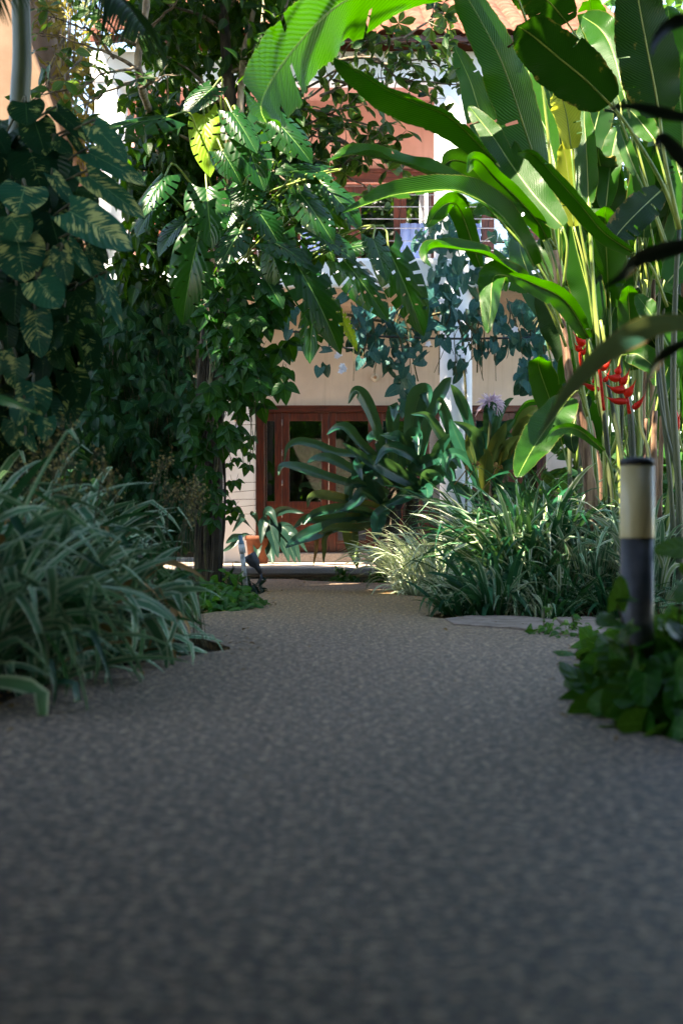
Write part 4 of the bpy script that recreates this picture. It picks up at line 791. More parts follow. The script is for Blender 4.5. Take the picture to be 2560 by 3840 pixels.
# flowering sedge standing in the left bed
def sedge(pts, d0, d1, n, label):
    xs = [a for a, b in pts]; c = P(sum(xs)/len(xs), 2300, (d0+d1)/2); t = thing('flowering_sedge', (c[0], c[1], -.05), label, 'sedge', 'flowering sedges'); s = MB(); f = MB()
    for i in range(n):
        d = R.uniform(d0, d1); k = 0
        while True:
            x = R.uniform(min(xs), max(xs)); y = R.uniform(min(b for a, b in pts), max(b for a, b in pts))
            if inpoly(x, y, pts) or k > 50: break
            k += 1
        top = P(x, y, d); b = top+np.array((R.uniform(-.25, .1), R.uniform(-.2, .2), 0)); b[2] = -.05
        s.tube(smooth([b, (b+top)/2+np.array((-.03, 0, .1)), top], 8), .0022, 4, cap=False)
        for j in range(16):
            q = top+rv(.028)*np.array((1, 1, 1.3)); s.tube([top-np.array((0,0,.04)), q], .001, 4, cap=False); put(f, T_small, q, rv()+np.array((0,0,-.3)), rv(), R.uniform(.014, .026))
    s.build('stem', M['vinestem'], t); f.build('seed_sprays', M['seed'], t)
sedge([(60,1700),(200,1640),(260,1560),(300,1560),(330,1680),(470,1700),(450,1860),(150,1900),(20,1900)], 6.8, 8.6, 46, 'brown seeded sedge rising above the striped grass under the variegated leaves')
sedge([(560,1750),(640,1700),(760,1760),(790,1850),(720,1960),(600,1900)], 8.2, 9.4, 26, 'brown seeded sedge rising in front of the vine covered trunk')
# right bed
G2 = 'grass clumps in the right bed'
clump('grass_clump', .80, 15.3, 170, .80, .013, 'pale sunlit grass clump spilling over the bright patch of path', 'grass clump', G2, 'pale', .22, (.9, 1.5), 2.0, 9)
clump('grass_clump', 1.02, 15.0, 150, .95, .011, 'tall pale sunlit grass clump below the bronze crinum', 'grass clump', G2, 'pale', .2, (1.0, 1.5), 1.7, 9)
clump('grass_clump', .78, 14.75, 90, .42, .011, 'low pale grass clump hanging over the edge of the sunny patch', 'grass clump', G2, 'pale', .12, (.6, 1.4), 2.0, 9)
RL = [(1.0,11.6,50,.42,.020,'lily','dark strap leaved clump at the tip of the right bed'), (1.2,11.7,120,.36,.008,'pale','low pale thin leaved clump curling onto the flagstones'), (1.5,12.4,90,.95,.016,'grass2','tall green grass clump behind the bed tip'),
      (1.35,11.6,120,.55,.012,'grass','striped low clump bending its white edged blades toward the flagstone'), (1.55,12.1,120,1.02,.020,'lily','tall dark grass clump in the middle of the right bed'), (1.75,11.6,110,.62,.014,'grass2','short green clump beside the cracked flagstone'),
      (1.8,12.3,120,1.05,.019,'lily','tall dark grass clump left of the near bollard'), (2.1,11.9,110,.85,.016,'grass','striped grass clump just left of the near bollard lamp'), (2.55,11.6,120,.95,.016,'grass','striped grass clump right of the near bollard lamp'), (2.25,12.9,110,1.1,.017,'grass2','green grass clump at the feet of the flowering heliconia'),
      (1.45,13.3,110,1.12,.012,'grass2','fine green grass clump hiding the far bollard lamp'), (1.55,13.4,120,1.15,.015,'grass2','green grass clump below the hanging heliconia leaf'), (2.9,12.4,110,.9,.016,'lily','dark grass clump cut off at the right frame edge'), (1.15,13.7,70,.5,.012,'pale','pale grass clump behind the bed tip facing the sunny patch'),
      (1.6,11.25,90,.34,.008,'grass2','small thin grass tuft by the stone slabs'), (2.2,11.3,90,.45,.014,'lily','low dark clump behind the ivy and bollard'), (1.22,11.45,60,.62,.020,'lily','broad bladed dark clump rising from thin pale grass')]
for x, y, n, L, w, mt, lb in RL: clump('grass_clump', x, y, int(n*1.25), L*(.88 if L > .7 else 1), w*1.05, lb, 'grass clump', G2, {'grass2': ('grass2','grass','pale'), 'lily': ('lily','grass','grass2','pale'), 'grass': ('grass','pale')}.get(mt, mt), .19, (.7, 1.5), 1.4, 9, .35, hz=L*.42 if L > .7 else 0)
# ------------------------------------------------------------------ low plants
def mound(name, c, rad, n, size, label, cat, tm, mat, group=None, up=1.0, stems=20, tall=0, nj=.45):
    t = thing(name, (c[0], c[1], -.05), label, cat, group); m = MB(); s = MB()
    for i in range(n):
        a = R.uniform(0, 6.283); rr = math.sqrt(R.random()); q = np.array((math.cos(a)*rr*rad[0], math.sin(a)*rr*rad[1], 0)); h = rad[2]*math.sqrt(max(0, 1-rr*rr))*R.uniform(.35, 1.05)
        p = np.array(c)+q+np.array((0, 0, h)); o = np.array((math.cos(a), math.sin(a), 0))*rr
        put(m, tm, p, o*.8+np.array((0,-.3,-.25))+rv(.45), o*.5+np.array((0,-.35,up))+rv(nj), size*R.uniform(.6, 1.25))
        if i % max(1, n//max(1, stems)) == 0: s.tube(smooth([np.array(c)+q*.7+np.array((0,0,-.06)), np.array(c)+q*.9+np.array((0,0,h*.6)), p], 6), .004, 5, cap=False)
    for i in range(tall):
        a = R.uniform(0, 6.283); p0 = np.array(c)+np.array((R.uniform(-.6, .6)*rad[0], R.uniform(-.6, .6)*rad[1], 0)); hh = rad[2]*R.uniform(1.2, 1.75); top = p0+np.array((R.uniform(-.1, .1), R.uniform(-.1, .1), hh)); s.tube(smooth([p0, (p0+top)/2+rv(.02), top], 7), .005, 5)
        for k in range(6): put(m, tm, p0+(top-p0)*(.55+.45*k/5), rv()+np.array((0,-.3,0)), rv(.4)+np.array((0,-.4,.8)), size*R.uniform(.5, 1))
    m.build('foliage', M[mat], t); s.build('vines' if 'ivy' in name or 'plant' in name else 'stem', M['vinestem'], t); return t
mound('ground_ivy', (1.46, 5.75, -.04), (.44, .95, .40), 360, .15, 'lush ground ivy mound wrapped round the near bollard lamp', 'ivy', T_pothos, 'ground', None, .7, 60, 4, .6)
mound('ground_ivy', (1.95, 5.3, -.04), (.6, .9, .24), 200, .17, 'ground ivy cut off by the frame at the lower right', 'ivy', T_heart2, 'ground', None, .8, 40, 1)
mound('ground_ivy', (1.24, 5.22, -.04), (.25, .42, .34), 120, .165, 'big leaved ground ivy in front of the near bollard base', 'ivy', T_pothos, 'ground', None, .6, 20, 3, .6)
mound('ground_ivy', (1.62, 7.5, -.04), (.36, .95, .15), 220, .14, 'ground ivy bank behind the near bollard lamp', 'ivy', T_heart2, 'ground', None, .8, 30, 0)
mound('ground_ivy', (1.50, 9.35, -.04), (.28, .40, .12), 110, .075, 'small trailing ivy patch at the end of the cracked flagstone', 'ivy', T_ovate, 'ground', None, .8, 10, 2)
mound('groundcover_plant', (-1.02, 12.55, -.04), (.33, .75, .20), 300, .105, 'bright green groundcover clump in front of the standpipe', 'groundcover', T_heart2, 'ground', None, 1.0, 20, 3)
mound('groundcover_plant', (-1.35, 13.4, -.04), (.45, .7, .24), 220, .10, 'bright green groundcover clump at the foot of the vine trunk', 'groundcover', T_heart2, 'ground', None, 1.0, 10, 3)
mound('foliage_plant', (-.98, 15.4, -.05), (.18, .25, .16), 80, .10, 'dark narrow leaved plant under the spotlight', 'small plant', T_narrow, 'potleaf', None, .8, 6, 4)
mound('foliage_plant', (-1.25, 15.7, -.05), (.25, .3, .22), 100, .12, 'grey green plant between standpipe and vine trunk', 'small plant', T_narrow, 'vine', None, .8, 6, 4)
mound('edging_plant', (.05, 18.2, -.05), (.18, .25, .13), 50, .12, 'leafy seedling growing below the porch edge', 'small plant', T_ovate, 'climb', 'seedlings below the porch', .8, 6, 2)
mound('edging_plant', (.62, 18.0, -.05), (.32, .35, .20), 110, .13, 'leafy clump at the foot of the crinum trunk', 'small plant', T_ovate, 'climb', 'seedlings below the porch', .8, 6, 4)
mound('edging_plant', (-.2, 18.45, -.05), (.3, .2, .05), 50, .09, 'flat weeds in the soil strip before the porch', 'small plant', T_ovate, 'vine', 'seedlings below the porch', .8, 4, 0)
mound('edging_plant', (1.15, 17.3, -.05), (.35, .4, .3), 120, .15, 'leafy clump behind the pale sunlit grass', 'small plant', T_ovate, 'climb', 'seedlings below the porch', .8, 6, 4)
# fallen leaves on the path
for i, (px, py, lb) in enumerate(((1140,2188,'fallen tan leaf on the path before the porch'), (1120,2203,'small dark fallen leaf on the grey path end'), (1430,2302,'grey green fallen leaf by the bed tip'), (1660,2370,'brown fallen leaf on the joint of path and flagstone'), (520,2535,'brown fallen leaf on the path beside the striped grass'), (1985,2297,'orange fallen leaf on the flagstone'), (930,2370,'thin dry blade lying on the path'))):
    d = CH*F/(py-HY); m = MB(); a = R.uniform(0, 6.28); put(m, T_ovate, (XX(px, d), d, .022), (math.cos(a), math.sin(a), .05), (R.uniform(-.3,.3), -.2, 1), R.uniform(.05, .09)); tag(m.build('fallen_leaf', M['dryleaf']), lb, 'fallen leaf', 'leaves fallen on the path')

# ================================================================== palm and variegated climber (left)
d = 8.8; PT = thing('palm_tree', (XX(70, d), d, -.05), 'palm with smooth pale green trunk wrapped in the variegated climber', 'palm tree')
m = MB(); pp = [P(72,-420,d), P(78,-40,d), P(84,200,d), P(76,390,d), P(62,800,d), P(55,1500,d), P(50,2300,d)]; pp[-1][2] = -.08
m.tube(smooth(pp, 40), np.linspace(.052, .075, 40), 16, rough=.01); m.build('trunk', M['palmtrunk'], PT)
def frond(parent, pts, L, n, sag, seed, name='frond', w=.016):
    rg = random.Random(seed); m = MB(); c = smooth(pts, n); T = np.gradient(c, axis=0); T /= np.linalg.norm(T, axis=1, keepdims=True)
    m.tube(c, np.linspace(.014, .004, n), 6, 0, .5)
    for i in range(3, n):
        t = i/n; l = L*math.sin(math.pi*min(1, t*.85+.15))**.6
        S = nrm(np.cross(T[i], (0, 0, 1)))
        for s in (-1, 1):
            dr = nrm(S*s*.9+T[i]*.7+np.array((0,0,.15+rg.uniform(-.1,.1)))); p = [c[i]+dr*l*k+np.array((0,0,-1))*sag*l*k**1.8 for k in np.linspace(0, 1, 6)]
            bigleaf(m, p, w, rg.uniform(-.3, .3), .3, .3, lambda t: np.clip(np.minimum(.4+2*t, 1)*np.clip((1-t)*1.6, 0, 1), .02, 1), 8, 3, 0, 0, i, 0, rg.random())
    m.build(name, M['palm'], parent)
top = P(72,-420,d)
frond(PT, [top, P(200,-330,8.6), P(330,-140,8.4), P(430,-30,8.3), P(490,30,8.2), P(545,110,8.1)], .34, 46, 1.0, 1, w=.011)
frond(PT, [top, P(40,-380,8.4), P(0,-230,8.0), P(-60,-90,7.8), P(-120,20,7.6)], .32, 40, .9, 2)
for k, (a, e) in enumerate(((.3,.9),(1.2,.8),(2.2,.9),(3.0,.6),(4.0,.8),(5.1,.9),(4.5,.5),(5.8,.7))):
    dv = np.array((math.cos(a), math.sin(a), 0)); frond(PT, [top, top+dv*.7+np.array((0,0,e+.3)), top+dv*1.5+np.array((0,0,e*1.1+.6)), top+dv*2.3+np.array((0,0,e*.4+.6))], .6, 44, .5, 10+k, w=.02)
PO = thing('variegated_climber', (XX(60, d), d-.15, -.05), 'giant variegated climber with big yellow splashed leaves on the palm trunk', 'climbing plant')
Lz = [((275,235),(280,420),190,0),((370,440),(470,745),185,0),((-40,560),(60,730),110,0),((330,760),(420,1090),260,0),((560,640),(740,740),90,0),((600,330),(930,590),95,0),((740,570),(930,850),45,0),((985,480),(1290,780),130,1),((940,770),(1470,1020),120,1),((930,1010),(1465,1375),125,1),((730,1380),(1340,1690),235,1),((550,1000),(780,1300),75,1),((270,1120),(220,1380),250,1),((100,1420),(250,1650),195,1),((525,1400),(640,1790),190,0),((190,1680),(250,2060),260,1),((500,1800),(570,2030),120,1),((640,1800),(700,2110),110,1),((720,1690),(930,1990),70,1),((890,1800),(1110,2128),100,1),((970,1690),(1110,1890),80,0)]
L4 = [((240,260),(380,410),130,1),((110,300),(90,510),110,0),((230,460),(260,730),100,1),((420,440),(430,560),75,0),((440,540),(420,710),60,0),((490,330),(610,490),70,0),((690,260),(790,540),45,1),((50,560),(50,720),70,0),((110,770),(90,950),95,1),((290,770),(270,920),70,0),((220,930),(230,1160),115,1),((340,700),(400,830),60,0),((90,1180),(100,1340),80,1),((200,1150),(180,1290),80,1),((300,1160),(290,1290),70,1),((170,1280),(230,1370),40,1),((20,720),(-10,860),80,1),((150,640),(160,760),70,0),((330,560),(360,690),80,0),((10,960),(20,1100),80,0),((160,1040),(110,1180),80,1)]
LL = [((a[0]*.357, 300+a[1]*.357), (b[0]*.357, 300+b[1]*.357), w*.357, v) for a, b, w, v in Lz]+[((a[0]*.574, 900+a[1]*.574), (b[0]*.574, 900+b[1]*.574), w*.574, v) for a, b, w, v in L4]
st = MB()
for i, (a, b, w, v) in enumerate(LL):
    dd = 8.35+R.uniform(-.12, .12)+(.1 if not v else 0); p0, p1 = P(*a, dd), P(*b, dd-R.uniform(.0, .1)); hwm = w*dd/F; L0 = np.linalg.norm(p1-p0); p1 = p1-np.array((0,1,0))*math.sqrt(max(0, (1.25*hwm)**2-L0**2)); Lr = np.linalg.norm(p1-p0); ext = 1.1
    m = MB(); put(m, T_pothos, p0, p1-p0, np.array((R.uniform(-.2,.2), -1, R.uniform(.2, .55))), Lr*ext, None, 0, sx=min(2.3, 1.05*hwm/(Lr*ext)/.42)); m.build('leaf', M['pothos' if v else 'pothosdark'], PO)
    st.tube(smooth([p0, p0+np.array((-.04, .12, .06)), np.array((XX(70, d)+R.uniform(-.1, .1), d-.05, p0[2]-.12))], 8), .008, 6, cap=False)
for x in (20, 70, 130): st.tube(smooth([P(x, 560, 8.75), P(x+20, 900, 8.7), P(x-10, 1400, 8.7), P(x, 1900, 8.7), P(x+5, 2400, 8.7)], 20), .018, 7)
st.build('stem', M['vinestem'], PO)
m = MB(); poly = [(-80,480),(60,420),(160,480),(250,600),(330,760),(300,900),(330,1050),(330,1300),(260,1500),(150,1720),(-80,1760)]
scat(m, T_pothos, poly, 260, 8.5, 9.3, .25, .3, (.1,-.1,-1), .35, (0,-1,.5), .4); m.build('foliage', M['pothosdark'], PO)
# small litter along the edges of the path
m = MB()
for edge in (left, left2, right, right2):
    c = smooth(edge, 60)
    for k in range(90):
        q = c[R.randrange(60)]; x, y = q[0]+R.gauss(0, .09), q[1]+R.gauss(0, .12)
        if y < 2: continue
        inside = -.9 < x < .7; a = R.uniform(0, 6.28); put(m, R.choice((T_small, T_narrow, T_ovate)), (x, y, .012), (math.cos(a), math.sin(a), .03), (R.uniform(-.3,.3), R.uniform(-.3,.3), 1), R.uniform(.012, .05))
for k in range(120):
    y = R.uniform(4, 18); x = R.uniform(-.7, .8); a = R.uniform(0, 6.28); put(m, R.choice((T_small, T_narrow)), (x, y, .010), (math.cos(a), math.sin(a), .03), (R.uniform(-.3,.3), 0, 1), R.uniform(.008, .026))
o = m.build('leaf_litter', M['dryleaf']); tag(o, 'tiny dry leaf litter scattered along the path edges', 'leaf litter', None, 'stuff')
LIT = [((2.2,12.4,3.6),1.3,.9),((1.1,12.0,3.3),.9,.9),((2.5,12.2,2.0),.7,.8),((.1,10.9,4.2),1.0,.95),((-.5,10.6,3.9),.6,.9),((-.2,10.8,4.3),.7,.95),((1.6,19.2,5.5),.9,.95),((-3.0,19.2,5.6),.7,.95),
 ((-.45,16.6,1.35),.5,.95),((1.05,15.1,.6),.6,.95),((.65,15.0,0),.4,.95),((.35,19.2,.16),.55,.95),((-1.3,14.7,3.7),.5,.9),((-1.3,14.7,2.9),.45,.85),((-.75,14.6,2.8),.45,.9),((-.2,15,3.2),.5,.8),((.5,14.7,3.3),.55,.85),((-1.45,14.7,4.6),.4,.9),
 ((3.4,16.5,1.0),1.2,.85),((2.3,12.4,1.3),.4,.8),((1.35,11.6,1.1),.45,.85),((0,18.6,7.5),3.,.25),((-5.0,26,7.5),2.5,.9),((1.2,18.2,3.2),.6,.6),((1.4,16.4,1.6),.4,.7)]
LP = np.array([P(*q) for q in ((1213,63,11),(1110,172,10.8),(1010,330,10.4),(1380,0,11.3),(1500,-40,11.5),(1300,80,11),(1560,390,11.5),(1340,270,11.1),(1750,480,11.8),(1913,321,12.1),(1970,494,12.2),(2027,677,12.2),(1800,100,11.8),
 (1850,517,12.1),(1918,620,11.9),(2004,735,11.7),(2060,810,11.6),(1780,420,12.3),(1860,670,11.4),(1950,760,11.6),(1460,600,11.6),(1610,650,11.8),(1300,590,11.4),(1700,720,11.5),(1490,735,11.2),(1820,760,11.6),(1390,760,11.1),(1700,930,11.2),(1840,970,11.5),(1838,1150,11.2),(1860,1060,11.5),
 (2027,1635,11.8),(2080,1560,12),(1980,1720,11.6),(2050,500,13),(2020,430,13),(2100,400,12.7),(2100,620,12.8),(2190,560,12.7),(2290,600,13),(2340,550,12.3),(2250,110,12.8),(2400,460,12.5),(2062,950,12.3),(2100,1100,12.3),(2140,1400,12.2),(2200,1600,12.3),(2200,1750,12.2),(2430,1160,12),(2460,1700,12.2),(2300,1330,12.5),
 (2350,1450,13),(2500,1450,13),(2250,1800,13),(2420,1800,13),(2300,900,13),(2500,700,12.3),(2420,720,12.7),(1880,930,12),(1960,1000,12),(2290,1440,11.8),(2480,1215,4.5),(2540,1215,4.55),(2420,1230,4.45))])
LP2 = np.array([P(R.uniform(480, 1150), R.uniform(80, 1100), 14.9) for _ in range(150)]+[P(R.uniform(1100, 1900), R.uniform(1500, 2000), 16.8) for _ in range(16)]+[P(R.uniform(1250, 2100), R.uniform(1080, 1400), 18) for _ in range(10)])
LC_ = np.array([P(*q) for q in ((1090,1755,16.6),(1170,1765,16.7),(1250,1800,16.8),(1330,1790,16.9),(1380,1840,17),(1200,1740,16.6),(1330,1500,16.8),(1335,2030,16.9),(1320,2080,16.8),(1450,1600,17),(1540,1690,16.8),(1200,1740,16.5),(1450,1700,16.9),(1500,1550,17),(1600,1600,16.8),(1700,1700,16.2),(1700,1640,16.2),(1250,1790,16.6),(1640,1560,17),(1350,2112,19.2),(1300,2112,19.2),(1420,2112,19.2),(1690,700,19),(1700,800,19),(1680,400,19),(390,300,19),(400,420,19),(430,600,19),(1700,1900,18.9),(1500,1250,18.1),(1350,1330,18),(1640,1150,18.1),(1540,2000,15),(1600,2150,15),(1640,1900,15))])
def opens(p):
    v = p-LC_; t = v@SUN; ds = np.linalg.norm(v-t[:, None]*SUN, axis=1)
    if np.any((t > .6) & (ds < .40)): return True
    v = p-LP2; t = v@SUN; ds = np.linalg.norm(v-t[:, None]*SUN, axis=1)
    if np.any((t > .6) & (ds < .34)) and R.random() < .9: return True
    v = p-LP; t = v@SUN; ds = np.linalg.norm(v-t[:, None]*SUN, axis=1)
    if np.any((t > 0) & (ds < .34)) and R.random() < .80: return True
    for c, r, pr in LIT:
        v = p-np.array(c); t = np.dot(v, SUN)
        if t > 0 and np.linalg.norm(v-SUN*t) < r and R.random() < pr: return True
    q = p-np.array((0,0,CH)); dd = q[1]
    if dd > .3 and abs(q[0]/dd) < .27 and q[2]/dd < .40: return True   # keep the view clear
    return False

def opens_c(p, rad=.26):
    v = p-LC_; t = v@SUN; ds = np.linalg.norm(v-t[:, None]*SUN, axis=1)
    return bool(np.any((t > .3) & (ds < rad)))
# ================================================================== creeper curtain, vine tree, monstera
d = 15.6; TT = thing('vine_tree', (XX(785, d), d, -.05), 'dark trunked tree smothered in vines left of the white pier', 'tree')
m = MB()
def trunk(pts, r, rough=.07, n=14): q = [P(a, b, c) for a, b, c in pts]; k = 44; m.tube(smooth(q, k), np.interp(np.linspace(0, 1, k), np.linspace(0, 1, len(r)), r), n, rough=rough)
trunk([(785,2290,d),(782,2150,d),(790,1900,d),(788,1600,d),(800,1300,d),(830,1000,d),(862,700,d),(868,430,d),(852,250,d),(842,100,d),(838,-60,d),(860,-300,d)], [.19,.15,.14,.15,.15,.14,.10,.075,.06,.055,.05,.03])
m.build('trunk', M['bark'], TT); m = MB()
trunk([(862,700,d),(895,480,d-.1),(905,330,d-.1),(915,200,d-.1),(945,70,d-.1),(960,-40,d-.1),(985,-250,d)], [.06,.045,.036,.034,.028,.024,.016])
m.build('trunk', M['barkpale'], TT); m = MB()
for k in range(22): # aerial roots hugging the trunk
    x = 750+R.uniform(-20, 80); m.tube(smooth([P(x+30, 1150, d-.16), P(x, 1500, d-.17), P(x+R.uniform(-15, 15), 1850, d-.17), P(x-5, 2230, d-.19)], 20), R.uniform(.008, .02), 6, rough=.15)
m.build('aerial_roots', M['bark'], TT)
m = MB()
BR = [[(842,120),(760,60),(640,20),(540,-40)],[(850,280),(930,240),(1010,190),(1080,120)],[(862,420),(780,330),(690,250),(600,200),(520,170)],[(915,200),(1000,150),(1060,60),(1090,-40)],[(868,520),(960,460),(1040,440),(1120,470)],[(860,640),(760,560),(660,500),(560,480)],[(840,60),(900,-20),(1000,-80)],[(842,20),(780,-60),(690,-150)],[(865,560),(990,620),(1100,700)],[(850,760),(740,740),(600,720),(520,730)]]
tips = []
for br in BR:
    dd = d+R.uniform(-.4, .4); c = smooth([P(a, b, d+(dd-d)*i/3) for i, (a, b) in enumerate(br)], 16); m.tube(c, np.linspace(.028, .007, 16), 7, rough=.08); tips += list(c[5:])
m.build('branch', M['twig'], TT)
cr = MB()
for q in tips:
    for k in range(5): put(cr, T_ovate, q+rv(.13), rv(.8)+np.array((0,-.2,-.5)), rv(.4)+np.array((-.2,-.5,1)), R.uniform(.10, .20))
top = [(500,-80),(1120,-80),(1130,60),(1040,170),(1060,330),(1000,500),(1120,640),(1150,760),(1060,900),(1090,980),(900,1030),(640,1010),(500,900),(470,640),(520,470),(560,260),(470,120)]
scat(cr, T_ovate, top, 1500, 15.0, 16.6, .17, .35, (.1,-.2,-.8), .6, (-.2,-.6,1), .5, clump=.9, cs=2.6, thr=-.12, reject=opens_c)
scat(cr, T_ovate, [(480,300),(700,380),(1000,480),(1120,680),(1050,950),(650,1020),(500,900),(440,700)], 900, 15.4, 16.4, .19, .35, (.1,-.2,-.8), .6, (-.2,-.6,1), .5, clump=.5, cs=2.6, thr=-.2, reject=opens_c)
scat(cr, T_ovate, [(430,830),(560,880),(700,980),(720,1120),(560,1100),(430,1120)], 330, 15.8, 16.8, .18, .35, (.1,-.2,-.8), .6, (-.2,-.6,1), .5)
scat(cr, T_ovate, [(560,-90),(1120,-90),(1130,70),(920,190),(760,260),(570,220),(470,60)], 560, 15.85, 17.1, .19, .35, (.1,-.2,-.8), .6, (-.2,-.6,1), .5, clump=.5, cs=2.6, thr=-.15, reject=opens_c)
scat(cr, T_ovate, [(1000,250),(1120,300),(1120,620),(1000,560)], 120, 15.4, 16.6, .19, .35, (.1,-.2,-.8), .6, (-.2,-.6,1), .5)
scat(cr, T_ovate, [(1030,560),(1220,620),(1330,800),(1270,960),(1100,1000),(1000,800)], 190, 15.2, 16.4, .19, .35, (.1,-.2,-.8), .6, (-.2,-.6,1), .5, reject=opens_c)
UPC = cr  # crown is closed further down, once the sun gaps are known
# shiny split leaves of the monstera climbing that tree
MT = thing('monstera', (XX(830, 15.2), 15.25, -.05), 'monstera climbing the vine tree with big split leaves, some sunlit', 'monstera')
ML = [((765,425),(777,625),62,'monstyel',.8),((775,700),(786,868),86,'monst',.9),((925,690),(905,790),74,'monst',.9),((745,895),(672,1152),80,'monst',.6),((1045,870),(1003,1045),66,'monst',1),((895,460),(985,672),80,'monst',.3),((1010,640),(975,715),44,'monst',.7),((640,440),(372,458),66,'monst',.2),((1105,980),(1278,1245),80,'monst',.1),((1285,972),(1442,1145),64,'monst',.7),((1395,890),(1452,1018),46,'monst',1),((1450,925),(1592,1200),80,'monst',.5),((1185,1075),(1148,1330),60,'monst',.2),((1265,1165),(1342,1285),22,'monstyel',.1),((1025,445),(1155,562),62,'monst',.3),((1225,645),(1035,622),42,'monst',.5),((1200,685),(1345,795),58,'monst',.6),((865,415),(962,545),52,'monst',.9),((945,765),(1055,885),62,'monst',.1),((625,655),(515,765),58,'monst',.9),((805,325),(695,405),62,'monst',.2),((1050,560),(1180,610),44,'monst',.4),((905,860),(820,985),56,'monst',.3),((860,780),(840,890),50,'monst',.2),((1120,720),(1240,860),60,'monst',.2),((1150,850),(1330,940),60,'monst',.3),((1000,900),(1180,960),60,'monst',.2),((640,560),(520,620),54,'monst',.2),((700,830),(580,900),60,'monst',.1),((600,760),(500,850),56,'monst',.2),((960,1000),(1060,1120),50,'monst',.2),((1120,1000),(1220,1120),56,'monst',.1),((1300,930),(1420,900),40,'monst',.2),((720,620),(640,700),54,'monst',.3),((830,560),(900,660),54,'monst',.2)]
st = MB()
for i, (a, b, w, mt, rn) in enumerate(ML):
    if i >= 20 and opens_c((P(*a, 14.75)+P(*b, 14.75))/2, .30): continue
    dd = 14.75+R.uniform(-.25, .2) if a != (640,440) else 14.05; p0, p1 = P(*a, dd), P(*b, dd-R.uniform(.05, .35)); Lr = np.linalg.norm(p1-p0); V = p1-p0
    m = MB(); put(m, MON[i % 5], p0, V, np.array((R.uniform(-.45, .1), -1, R.uniform(.5, 1.3))), Lr*1.05, rn, 0, sx=min(1.9, (w*dd/F)/(Lr*1.05)/.44)); m.build('leaf', M[mt], MT)
    tp = P(850, min(1100, max(a[1]+150, 500)), 15.4); st.tube(smooth([p0+V*.06, p0-V*.25+np.array((0,.05,.05)), (p0+tp)/2+np.array((0,.05,.05)), tp], 12), .011, 6, cap=False)
st.tube(smooth([P(850,480,15.4), P(850,800,15.38), P(835,1100,15.38), P(790,1400,15.40), P(815,1700,15.40), P(770,2000,15.42), P(780,2240,15.42)], 24), .02, 8, mat=1, rough=.15)
st.build('stem', [M['stalk'], M['vinestem']], MT)
# green three-leaved climber on the trunk
CV = thing('climbing_vine', (XX(800, 15.2), 15.2, -.05), 'bright green climber on the vine tree hanging toward the white pier', 'climbing vine')
m = MB(); s = MB()
poly = [(720,1030),(900,960),(1010,1010),(1090,1100),(1080,1300),(1060,1420),(1020,1480),(950,1540),(900,1600),(870,1700),(800,1640),(700,1650),(690,1560),(760,1480),(800,1350),(720,1200)]
def trif(poly, n, d0, d1, size, thr=-.1, cs=2.2, cl=.8):
    xs = [a for a, b in poly]; ys = [b for a, b in poly]; k = 0; tr = 0
    while k < n and tr < n*30:
        tr += 1; x, y = R.uniform(min(xs), max(xs)), R.uniform(min(ys), max(ys)); dd = R.uniform(d0, d1); p = P(x, y, dd)
        if not inpoly(x, y, poly) or noise.noise(Vector((p[0]*cs, 1.7, p[2]*cs)))*cl+R.uniform(-.3, .3) < thr: continue
        k += 1; base = nrm(np.array((R.uniform(-.5, .5), -.3, -1))); nn = np.array((R.uniform(-.4, .4), -1, R.uniform(.3, 1.1))); sd = nrm(np.cross(base, nn)); sz = size*R.uniform(.7, 1.2)
        put(m, T_heart if False else T_ovate, p, base, nn, sz, sx=1.25); put(m, T_ovate, p, base*.45+sd*.8, nn+sd*.3, sz*.85, sx=1.3); put(m, T_ovate, p, base*.45-sd*.8, nn-sd*.3, sz*.85, sx=1.3)
        s.tube([p, p+np.array((R.uniform(-.05,.05), .12, .08))], .003, 4, cap=False)
trif(poly, 125, 14.7, 15.35, .215)
trif([(900,1150),(1070,1120),(1085,1440),(960,1520),(880,1400)], 30, 14.55, 15.0, .22)
trif([(830,1560),(960,1600),(940,1900),(840,1960)], 14, 16.2, 17.5, .14)
trif([(730,1150),(830,1120),(820,2050),(745,2050)], 46, 15.05, 15.3, .14)
trif([(700,1500),(780,1480),(770,1700),(700,1720)], 30, 15.1, 15.3, .16)
for k in range(24):
    x, y = R.uniform(780, 960), R.uniform(1100, 1500); s.tube(smooth([P(x, y, 15.2), P(x+R.uniform(-30, 30), y+120, 15.1), P(x+R.uniform(-30, 50), y+260, 15.1)], 10), .004, 5, cap=False)
m.build('foliage', M['climb'], CV); s.build('vines', M['vinestem'], CV)
# dark creeper curtain between the column and the trunk
CC = thing('creeper', (XX(520, 16.6), 16.6, -.05), 'dark leafy creeper curtain hiding the house left of the vine tree', 'creeper')
m = MB(); s = MB()
cur = [(250,1090),(330,1010),(430,1060),(520,1000),(640,1080),(730,1120),(745,1240),(715,1380),(740,1500),(760,1620),(730,1800),(740,2000),(600,2080),(300,2060),(150,1960),(160,1700),(220,1500),(230,1250)]
scat(m, T_ovate, cur, 1700, 15.8, 17.0, .155, .4, (.1,-.15,-1), .6, (0,-1,.75), .7, clump=1.0, cs=2.4, thr=-.05, sx=1.2)
scat(m, T_ovate, cur, 2600, 17.0, 17.9, .19, .35, (.1,-.15,-1), .5, (0,-1,.75), .45, sx=1.3)
for k in range(60):
    x, y = R.uniform(230, 740), R.uniform(1050, 1700); s.tube(smooth([P(x, y, 17), P(x+R.uniform(-40, 40), y+150, 16.7), P(x+R.uniform(-60, 60), y+330, 16.9)], 10), R.uniform(.003, .008), 5, cap=False)
m.build('foliage', M['vine'], CC); s.build('vines', M['vinestem'], CC)

